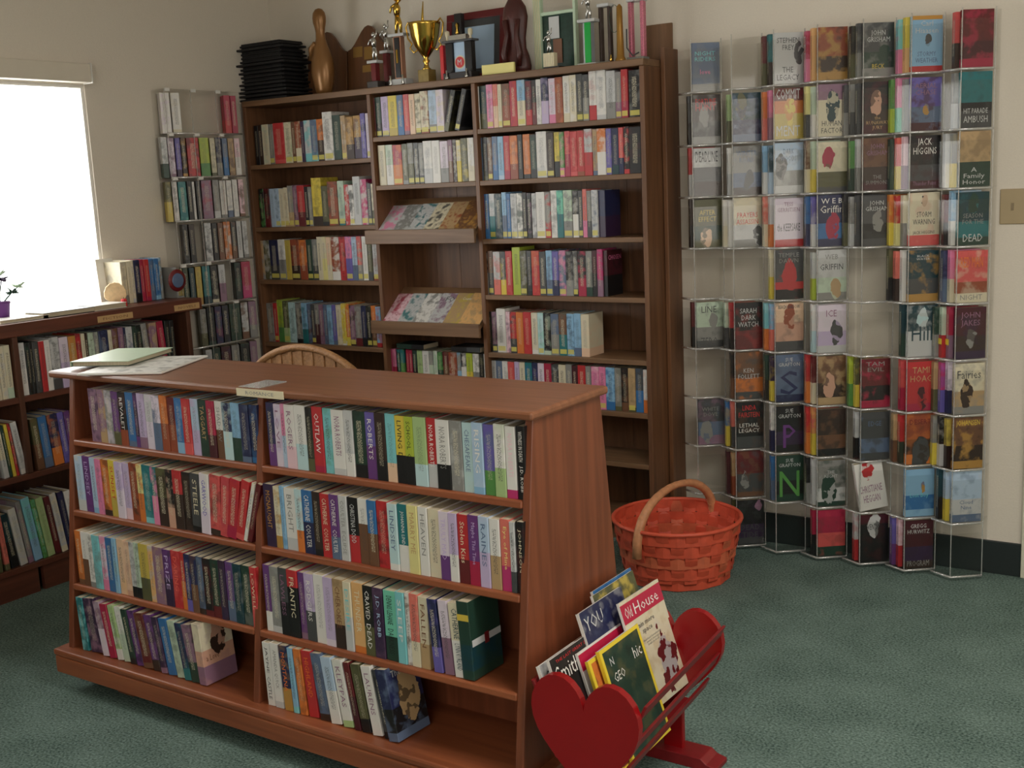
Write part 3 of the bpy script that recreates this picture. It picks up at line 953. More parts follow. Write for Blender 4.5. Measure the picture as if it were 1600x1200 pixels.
rows_D = [
    ('60-100 navy/purple #.4; 100-140 plilac/lilac|LOVE|mauve; 140-165 pink/pblue; 165-222 white/ppink #.3|ROGERS|mauve; 222-285 white/paqua @.4,.1 #0; 285-322 black/olive #.4; 322-380 red/crimson #.2|OUTLAW|white; 380-430 aqua/green #.4; 430-500 white/pgrey #0|NORA ROBERTS|mauve; 500-550 pgrey/white #.4; 550-620 dgreen/black #.4; 620-675 violet/purple #.2|ROBERTS|white; 675-735 dbrown/black @.3,.2 #.3; 735-790 aqua/peach @.28,.18 #0; 790-845 yellow/black @.42,.2 #0|LIVING/DEAD|black; 845-895 lime/black @.42,.2 #0|SCHOOL/GHOST|black; 895-968 lgreen/paqua @.32,.2 #0; 968-1022 red/pgrey @.34,.26 #0|NORA ROBERTS|white; 1022-1100 white/black @.36,.3 #0|NORA ROBERTS|grey; 1100-1170 grey/pgrey #.5; 1170-1228 paqua/pgreen #.2|CHESAPEAKE|slate; 1228-1290 pblue/lblue #.3|RISING|white; 1290-1352 violet/green @.35,.2 #.2; 1352-1415 white/lgreen @.4,.0 #.3; 1415-1475 white/magenta @.12,.0 #0|NORA ROBERTS|ppink; 1478-1528 black/dgrey #0|WITNESS IN DEATH/J.D. ROBB|white', 400, .275, 0, 'top', .166),
    ('45-100 dpurple/navy #.2|MCNAUGHT|gold; 100-135 cream/gold; 135-160 lblue/blue; 160-222 white/pgrey #0|BRIGHT|grey; 222-262 paqua/orange @.35,0 #.3; 262-322 blue/navy #.4|CATHERINE/COULTER|white; 322-366 dbrown/black #.5; 366-420 red/dred #0|CATHERINE/COULTER|cream; 420-472 purple/slate #.1|CATHERINE/COULTER|white; 472-520 pgrey/white #.2|COULTER/ECLIPSE|grey; 520-578 black/red @.42,.3 #0|CHRISTINA DODD|pgrey; 578-632 white/brown @.62,.42 #0; 632-685 blue/brown @.5,.35 #0; 685-750 red/dred #.8; 750-805 paqua/white #.2|LINDSEY|slate; 805-860 teal/white @.4,.0 #0|JOHANNA LINDSEY|white; 860-920 pyellow/tan #.1|MARRY ME|tan; 920-975 white/cream #0|HEAVEN|grey; 975-1040 cream/peach #.2; 1040-1095 plilac/purple @.36,.3 #0|TRULY MAD|lilac; 1095-1145 lilac/white @.4,0 #0; 1145-1205 red/dred @.35,.2 #.1|Stolen Kiss|cream; 1205-1265 purple/crimson #.1|Maybe This Time|lilac; 1265-1325 pblue/lilac #.2|RAINES|slate; 1325-1385 white/tan @.48,.36 #0; 1385-1440 coral/magenta #.1|Eye of Mine|pyellow; 1440-1472 pgrey/dgrey @.3,.1; 1474-1520 black/dred #.3|JOHNSON|cream', 400, .275, 1, 'second', .166),
    ('45-80 purple/white @.3,0 #0; 80-133 grey/pgrey #.2; 133-182 dgrey/black #.2|LAWLESS|mauve; 182-240 red/black @.75,.6 #0|FRANTIC|cream; 240-275 purple/mauve #.5; 275-328 lilac/dgrey @.45,0 #.3|RODGERS|white; 328-385 white/plilac #0; 385-440 lilac/plilac #.1; 440-500 tan/dbrown @.35,0 #.3|CHEROKEE|brown; 500-545 cream/pgrey #0|DESIRE|aqua; 545-610 porange/orange #.1|THUNDER|cream; 610-665 black/olive @.42,.0 #.3|CRAVED/DEAD|white; 665-723 dpurple/mauve #.2|J.D. ROBB|pblue; 725-795 mint/dgreen @.35,0 #0|DENNIS LEHANE/DARKNESS|black; 795-845 aqua/paqua #0|SLEEP|white; 845-872 white/brown; 872-922 coral/cream #.2; 922-975 cream/tan #.2|FALLEN|brown; 988-1040 navy/violet ~-4 #.3; 1046-1100 plilac/mauve ~-4 #.2; 1106-1176 cream/white ~-4 #0|CATHERINE/LYNN KURLAND|dteal', 400, .275, 2, 'third', .180),
    ('46-88 white ~-2 #0|JAYNE/CASTLE|dgrey; 90-138 white/pgrey ~-2 #0|AMANDA QUICK|grey; 142-190 navy/gold ~-3 #.5|MONTANA|orange; 192-222 lblue/aqua ~-3; 226-268 orange/dbrown ~-4 #.4; 271-326 red/dred ~-5 #0|HIGHLAND|orange; 330-386 slate/dbrown ~-7 #.5; 390-452 pblue/white ~-8 #.1; 456-516 white/lgreen ~-9 #.1|KLEYPAS|mauve; 520-556 dred/maroon ~-9 #.3; 560-614 olive/black ~-9 #.3; 620-678 white/ppink ~-9 #.1|LAURENS|mauve; 684-744 dgrey/black ~-10 #.6', 400, .275, 3, 'bottom', .175),
]
for s, off, sc, si, nm, hh in rows_D:
    z = SH[si]
    row(s, off, sc, fy(z) + .006, z, hh, .11, NB, 'paperback', 'from left, counter\'s right half, %s shelf' % nm, 'book', gC, near=True, seed=90 + si)


def shown(px, z, w, h, d, cols, label, rot, lean, fig=None, **kw):
    y = fy(z) + .004
    x = X_at(px, y, z + .02)
    mw = Matrix.Translation((x, y, z + .003)) @ Matrix.Rotation(R(rot), 4, 'Z') @ Matrix.Rotation(R(lean), 4, 'Y')
    return make_book(NB, w, h, d, cols, label, 'book', gC, mw, near=True, fig=fig, **kw)


o = shown(317, SH[3], .030, .172, .108, ['cream', 'skin', 'mauve'], 'cream romance paperback turned to show a dark-haired person, counter\'s bottom left shelf', -2, -5, (.55, .72, .24, 'dbrown'), pic=.25, let=0, t1=.55, t2=.3)
cover_text(o, .030, .108, .172, 'a Love', 'brown', .42, .1, .4, .3)
o = shown(732, SH[2], .034, .185, .112, ['dgreen', 'dteal', 'dgreen'], 'dark green hardcover with cream bow band turned outward on counter\'s third shelf', -2, -3, pic=.6, let=0)
MB().box(.0171, .0178, .004, .112, .078, .094).build('cover_band', pm('pgrey', .4), o)
MB().box(.0178, .0184, .05, .066, .072, .098).build('band_knot', pm('dred', .4), o)
MB().box(-.016, .016, -.001, -.0005, .14, .155).build('spine_sticker', pm('mustard', .5), o)
o = shown(615, SH[3], .034, .178, .112, ['navy', 'black', 'slate'], 'dark navy paperback with pale rose picture turned outward, counter\'s bottom right shelf', -4, -11, (.55, .55, .3, 'tan'), pic=.7, let=0)
cover_text(o, .034, .112, .178, 'The Rose', 'pgrey', .9, .09, .7)

# things on the counter top
o = empty('open_magazine', (.72, -1.93, CT + .001), R(24), 'open magazine with printed white pages lying on the counter top\'s left end', 'magazine')
MB().box(-.13, .13, -.17, .14, 0, .006).build('page_block', pm('white', .4), o, bevel=.002)
q = MB().box(-.125, .125, -.165, .135, .0062, .0066).build('printed_page', COVER, o)
set_print(q, ['white', 'pgrey', 'grey'], pic=.8, let=0, t1=-1, t2=-1)
o = empty('large_flat_book', (.575, -1.90, CT + .0085), R(22), 'pale green large flat book lying on the open magazine at counter\'s left end', 'book')
MB().box(-.09, .09, -.13, .13, .0012, .0125).build('page_block', PAGE, o)
MB().box(-.095, .095, -.135, .135, .0126, .0145).build('front_cover', pm('pgreen', .35), o, bevel=.0008)
MB().box(-.095, .095, -.135, .135, 0, .0011).build('back_cover', pm('dgreen', .4), o)
MB().box(-.097, -.0951, -.135, .135, 0, .0145).build('spine', pm('pgreen', .4), o)

# ------------------------------------------------------------------ low bookcase under the window
lw = empty('low_bookcase', (0, 0, 0), 0, 'low dark wooden bookcase running along the left wall under the window', 'bookcase')
LX0, LX1 = XW + .003, -.28
LY0, LY1 = -3.1, -.83
bx('top_board', LX0, LX1, LY0, LY1, .962, 1.012, W_LY, lw, .004)
for y in (-3.08, -2.42, -1.705, -.905):
    bx('upright', LX0, LX1 - .006, y - .011, y + .011, .456 if y == -1.705 else 0, .962, W_LZ, lw, .002)
for a, b_ in ((-3.069, -2.431), (-2.409, -1.716), (-1.694, -.916)):
    for z in (.742, .455, .118):
        if z < .5 and a > -3:
            if a < -2:
                bx('shelf', LX0, LX1 - .008, -2.409, -.916, z - .022, z, W_LY, lw, .002)
            continue
        bx('shelf', LX0, LX1 - .008, a, b_, z - .022, z, W_LY, lw, .002)
    bx('kick_board', LX1 - .04, LX1 - .02, a, b_, 0, .095, W_LY, lw)
bx('back_panel', LX0, LX0 + .006, LY0 + .03, LY1 - .08, .14, .72, W_LZ, lw)
lwplate = 'cream label strip on the low bookcase edge, '
for (p0, p1, wh) in ((152, 207, 'below the row of standing books'), (272, 311, 'at its right end by the clear rack')):
    a, b_ = Y_at(p0, LX1, .985), Y_at(p1, LX1, .985)
    o = empty('shelf_label', (LX1 + .0005, (a + b_) / 2, .982), 0, lwplate + wh, 'label')
    bx('label_card', 0, .0015, -(b_ - a) / 2, (b_ - a) / 2, -.012, .012, pm('tan', .5), o)
    lettering(o, 'FICTION' if p0 < 200 else 'NOVELS', (b_ - a) * .7, .01, 'brown', Matrix.Translation((.002, 0, 0)) @ Matrix.Rotation(R(90), 4, 'Z'))
HB = 'hardcover_book'
gW = 'hardcovers in the low bookcase under the window'
row('-80--45 grey/olive; -40-0 cream/grey; 2-50 cream/pgrey; 50-98 cream/pgreen; 165-213 pgrey/white; 215-245 black/dgreen; 245-270 black; 272-318 dgrey/black #.5; 320-363 white/red @.99,.7 #0; 365-408 white/pgrey; 410-478 pgrey/dgrey #.8 ^1.02; 480-548 plilac/lilac; 550-608 gold/orange; 610-650 red/dred; 652-680 cream; 680-705 dbrown; 705-748 pgreen/olive; 750-785 grey/pgreen; 788-860 navy/slate; 862-890 cream/grey; 892-938 brown/mauve; 940-980 mauve/purple; 980-1000 navy; 1002-1050 pgrey/slate; 1052-1080 dgreen; 1082-1126 black/dgreen; 1128-1172 grey/pgrey ~-4; 1180-1236 mauve/tan; 1250-1300 crimson/dred ~-4; 1305-1340 black/dgreen; 1342-1375 black/dteal', 0, .2, LX1 - .02, .742, .195, .14, HB, 'hardcover',
    'from left, low bookcase\'s top shelf', 'book', gW, axis='y', seed=101)
row('-90--60 dgreen; -55--20 cream; 0-30 cream/pgrey ~-5; 32-48 dgreen ~-5; 50-68 yellow/gold ~-5; 70-86 red/dbrown ~-5; 92-128 pgrey/white ~-7; 195-236 olive/brown ~-4; 240-288 blue/slate ~-4; 292-346 navy/orange ~-4 #.5; 350-385 violet/navy ~-4; 388-420 purple/grey ~-4', 0, 1 / 3.64, LX1 - .02, .455, .20, .15, HB, 'hardcover',
    'from left, low bookcase\'s middle shelf', 'book', gW, axis='y', seed=102)
row('-60--30 rust; -26-0 olive; 5-30 coral/olive ~-4; 34-78 dteal/black ~-7 #.5 ^.9; 84-126 pgrey/cream ~-7 ^.95; 130-158 grey/mauve ~-7 ^1.05; 162-208 aqua/lblue ~-7 ^1.08; 212-236 green/mint ~-7; 240-282 lgreen/cream ~-7; 286-318 dred/maroon ~-7; 322-356 pgrey/cream ~-7 ^1.02; 360-392 navy/dpurple ~-6; 396-430 white/pgrey ~-6', 0, 1 / 3.64, LX1 - .02, .118, .235, .16, HB, 'hardcover',
    'from left, low bookcase\'s bottom shelf', 'book', gW, axis='y', seed=103)

# books and bits standing on it
row('955-1000 cream/grey; 1002-1032 cream; 1034-1056 cream/pgrey; 1058-1106 navy/black; 1108-1136 crimson/red ; 1138-1176 red/crimson; 1178-1212 blue/slate; 1214-1250 blue/lblue; 1252-1272 grey/lblue', 0, .2, -.42, 1.013, .175, .12, HB, 'hardcover',
    'from left, standing on top of low bookcase', 'book', 'books standing on the low bookcase', axis='y', seed=104)
yb = Y_at(262, -.41, 1.1)
o = empty('bookend', (-.42, yb + .012, 1.013), 0, 'grey bookend with round dark medallion right of the standing books', 'bookend')
bx('base_plate', -.05, .05, 0, .035, 0, .006, pm('grey', .4), o)
bx('upright_plate', -.05, .05, 0, .006, .006, .13, pm('grey', .4), o, .002)
MB().lathe([(.044, 0), (.047, .003), (.044, .006)], 24).build('medallion', pm('dred', .3), o, (.051, .0, .075), (0, R(90), 0), True)
MB().lathe([(.030, 0), (.031, .002), (.028, .003)], 24).build('medallion_center', pm('slate', .3), o, (.0575, .0, .075), (0, R(90), 0), True)
y0, y1 = Y_at(160, -.5, 1.1), Y_at(186, -.5, 1.1)
o = empty('white_card', (-.52, (y0 + y1) / 2, 1.013), 0, 'white upright card leaning by the window beside the standing books', 'card', rot=(0, R(-4), 0))
bx('card_front', 0, .003, -(y1 - y0) / 2, (y1 - y0) / 2, .004, .185, pm('white', .5), o)
bx('card_foot', -.0, .04, -.03, .03, 0, .004, pm('white', .5), o)
ys = Y_at(180, -.40, 1.06)
o = empty('scallop_shell', (-.40, ys, 1.013), R(60), 'small cream scallop shell standing by the window', 'shell')
mb = MB()
pts = [(0, 0)] + [(math.sin(a) * .042 * (1 + .05 * (k % 2)), .042 + math.cos(a) * .045 * (1 + .05 * (k % 2))) for k, a in enumerate([R(-115 + 230 * i / 18) for i in range(19)])]
mb.prism([(x, z + .006) for x, z in pts], -.006, .006)
mb.build('shell_fan', plain('shell_cream', (226, 196, 150), .5, noise=.3, nscale=60), o, bevel=.002)
MB().lathe([(.02, 0), (.02, .008), (.006, .012)], 14).build('shell_foot', pm('tan', .5), o)
ys = Y_at(190, -.36, 1.03)
o = empty('red_candle', (-.345, ys, 1.013), 0, 'small red candle stub in front of the standing books', 'candle')
MB().lathe([(.012, 0), (.012, .026), (.009, .03)], 14).build('wax', pm('red', .4), o, smooth=False)
MB().lathe([(.001, .03), (.001, .037)], 6).build('wick', pm('black', .6), o)
for (px, x, hw, hy, hz, col, lab, nm) in ((100, -.37, .06, .13, .018, 'dgrey', 'dark grey flat book lying on the low bookcase under the window', 'flat_book'),
                                         (160, -.36, .055, .075, .02, 'white', 'white flat book lying on the low bookcase left of the shell', 'flat_book'),
                                         (22, -.38, .07, .10, .012, 'white', 'white papers lying on the low bookcase beside the plant', 'paper_stack')):
    y = Y_at(px, x, 1.02)
    o = empty(nm, (x, y, 1.013), 0, lab, 'book' if nm == 'flat_book' else 'papers')
    bx('page_block', -hw + .003, hw - .003, -hy + .003, hy - .003, .0016, hz - .0016, PAGE, o)
    bx('front_cover', -hw, hw, -hy, hy, hz - .0015, hz, pm(col, .4), o)
    bx('back_cover', -hw, hw, -hy, hy, 0, .0015, pm(col, .4), o)
# potted flowers at the left edge
yp = Y_at(4, -.42, 1.08)
o = empty('potted_plant', (-.44, yp, 1.013), 0, 'small plant with dark flowers in a purple pot before the window', 'plant')
MB().lathe([(.028, 0), (.036, .06), (.039, .062), (.037, .07)], 18).build('pot', pm('purple', .5), o, smooth=True)
rnd = random.Random(3)
tips = [(-.005, .022, .15), (.0, .085, .118), (-.0, -.04, .15), (.02, .0, .17), (.01, .05, .10), (-.02, -.06, .11)]
for k, (a, b_, c) in enumerate(tips):
    MB().tube([(0, 0, .05), (a * .5, b_ * .4, c * .7), (a, b_, c)], .0022, 6).build('stem', pm('dgreen', .6), o)
    mb = MB()
    for j in range(9):
        g = j * 2.4
        rr = .016
        p = Vector((math.cos(g) * rr, math.sin(g) * rr, rnd.uniform(-.008, .012)))
        mb.hexa([tuple(Vector((a, b_, c)) + Vector(q)) for q in ((0, 0, -.004), p * .6 + Vector((.006, -.006, -.004)), p * 1.5, p * .6 + Vector((-.006, .006, -.004)),
                                                        (0, 0, .006), p * .6 + Vector((.006, -.006, .004)), p * 1.5 + Vector((0, 0, .004)), p * .6 + Vector((-.006, .006, .004)))])
    mb.build('blossom' if k < 4 else 'leaf', pm('dgreen' if k > 3 else 'dpurple' if k % 2 == 0 else 'pgreen', .6), o)

# ------------------------------------------------------------------ clear rack on the left wall
lr = empty('acrylic_rack', (0, 0, 0), 0, 'narrow clear plastic book rack on the left wall beside the tall bookcase', 'rack')
RY0, RY1 = -.58 + 0, 0
RX = XW + .085
ry0 = Y_at(247, XW + .03, 1.75)
ry1 = Y_at(377, RX, 1.75)
LZ = [1.80 - .1815 * i for i in range(8)]
ztop = hit(310, 142, 0, RX).z
zr5 = hit(340, 475, 0, RX).z
pitch = (ztop - zr5) / 5
LZ = [ztop - pitch * i for i in range(9)]
bx('back_sheet', XW + .002, XW + .005, ry0, ry1, LZ[8], LZ[0], ACRYL, lr)
for i in range(1, 9):
    bx('shelf', XW + .005, RX, ry0, ry1, LZ[i], LZ[i] + .003, ACRYL, lr)
    MB().tube([(RX, ry0, LZ[i] + .004), (RX, ry1, LZ[i] + .004)], .0045, 8).build('shelf_lip', ACRYL_EDGE, lr, smooth=True)
bx('top_sheet', XW + .005, RX, ry0, ry1, LZ[0], LZ[0] + .003, ACRYL, lr)
for k in range(4):
    y = ry0 + (ry1 - ry0) * k / 3
    bx('partition_edge', RX, RX + .0015, y - .0015, y + .0015, LZ[8], LZ[0], ACRYL_EDGE, lr)
# white plates painting the bright glints where shelves and partitions meet
for i, j in ((0, 0), (0, 1), (0, 2), (1, 0), (1, 1), (1, 2), (2, 0), (2, 1), (2, 2), (4, 0), (4, 1), (4, 2), (5, 2)):
    y = ry0 + (ry1 - ry0) * j / 3 + .012
    bx('glint_plate', RX + .001, RX + .004, y - .008, y + .018, LZ[i] - .008, LZ[i] + .006, plain('white_glint', (236, 236, 232), .12), lr) if i == 0 or True else None
rl = [
    ('62-105 white/plilac; 107-148 white/cream; 338-366 crimson/red; 367-392 crimson', 1),
    ('66-93 pgrey/dgreen; 95-124 plilac/mauve; 126-150 violet/dpurple; 152-174 dbrown/gold; 176-229 red/dred; 232-274 lime/green; 277-300 cream/olive; 302-328 navy/grey; 330-354 slate/blue; 356-382 tan/brown; 384-409 ppink/white', 2),
    ('86-110 olive/mustard; 114-138 white/black; 140-176 teal/mint; 178-200 black; 202-214 white; 218-238 dgrey; 241-286 mauve/crimson; 290-318 grey/pgrey; 321-348 white/grey; 350-374 white/slate; 376-399 white/pgrey; 401-424 ppink/brown', 3),
    ('160-184 black/grey; 186-212 dbrown/black; 254-284 pgrey/dgrey; 286-310 black; 312-336 brown/rust; 338-368 orange/white; 370-392 dgrey/brown; 395-416 pgrey; 418-440 pgrey/grey', 4),
    ('126-160 mustard/olive; 162-186 dgreen/olive; 188-212 dteal; 216-242 mustard/gold; 246-280 teal/dteal; 282-312 black/cream; 316-345 pgrey/mauve; 386-414 black/dgreen; 416-456 crimson/magenta', 5),
    ('236-264 grey/olive; 266-298 black/dgreen; 300-330 navy/crimson; 332-360 black/navy; 364-410 dgreen/olive; 414-444 pgrey/brown; 448-480 mauve/grey', 6),
    ('262-290 pgrey/dgrey; 292-326 dgreen/black; 330-372 maroon/dpurple; 374-408 grey; 412-450 black/dgreen; 454-485 mauve/grey', 7),
]
for i, (s, k) in enumerate(rl):
    row(s, 230, 1 / 2.79, RX - .012, LZ[k] + .004, pitch * .92, .065, 'rack_paperback', 'paperback', 'from left, left wall\'s clear rack, %s row' % ORD[k], 'book', 'books in the left clear rack', axis='y', seed=120 + i, turn=-30)

# ------------------------------------------------------------------ big clear rack on the back wall
rk = empty('acrylic_wall_rack', (0, 0, 0), 0, 'wide clear acrylic paperback rack covering the back wall right of the bookcase', 'rack')
TH_ = R(38)
BW, BH = .106, .180
CP = .157
PH = .19
XRR = 2.716
RZ0 = 1.914
ux = Vector((math.cos(TH_), math.sin(TH_), 0))
nb = Vector((-math.sin(TH_), math.cos(TH_), 0))        # into the wall
nrows = [9, 10, 10, 10, 10, 10, 10]
YR_ = -.082


def pr(c):
    return Vector((XRR - .010 - CP * (6 - c), YR_, 0))


def panel(mb, p, q, z0, z1, th, mi=0):
    d = (q - p).normalized()
    nrm = Vector((-d.y, d.x, 0)) * th
    mb.hexa([(p.x, p.y, z0), (q.x, q.y, z0), (q.x + nrm.x, q.y + nrm.y, z0), (p.x + nrm.x, p.y + nrm.y, z0),
             (p.x, p.y, z1), (q.x, q.y, z1), (q.x + nrm.x, q.y + nrm.y, z1), (p.x + nrm.x, p.y + nrm.y, z1)], mi)


for c in range(7):
    P_ = pr(c) - nb * .006
    Q_ = P_ - ux * (BW + .006)
    S_ = Q_ + nb * .078 - ux * .034
    zb_all = RZ0 - PH * nrows[c]
    # back sheet and the zigzag upright of this column
    mb = MB()
    panel(mb, Vector((P_.x - .15, -.006, 0)), Vector((P_.x - .001, -.006, 0)), zb_all, RZ0, .002)
    mb.build('back_sheet', ACRYL, rk)
    for (A_, nm) in ((P_, 'column_edge'), (Q_, 'column_edge')):
        MB().box(A_.x - .0015, A_.x + .0015, A_.y - .0015, A_.y + .0015, zb_all, RZ0).build(nm, ACRYL_EDGE, rk)
    for r in range(nrows[c]):
        zb = RZ0 - PH * (r + 1)
        mb = MB()
        panel(mb, Q_, P_, zb, zb + .155, .002)
        panel(mb, S_, Q_, zb, zb + .155, .002)
        n = len(mb.v)
        E_ = Vector((P_.x, -.006, 0))
        F_ = Vector((S_.x, min(S_.y, -.006), 0))
        for z in (zb, zb + .0025):
            for k_ in (Q_, P_, E_, F_):
                mb.v.append((k_.x, k_.y, z))
        mb.f += [tuple(n + i for i in f) for f in BOXF]
        mb.m += [0] * 6
        mb.build('pocket', ACRYL, rk)
        MB().tube([tuple(S_ + Vector((0, 0, zb))), tuple(Q_ + Vector((0, 0, zb))), tuple(P_ + Vector((0, 0, zb)))], .0042, 8).build('pocket_lip', ACRYL_EDGE, rk, smooth=True)

T = 'rack_thriller'
gK = 'paperbacks in the clear rack on the back wall'
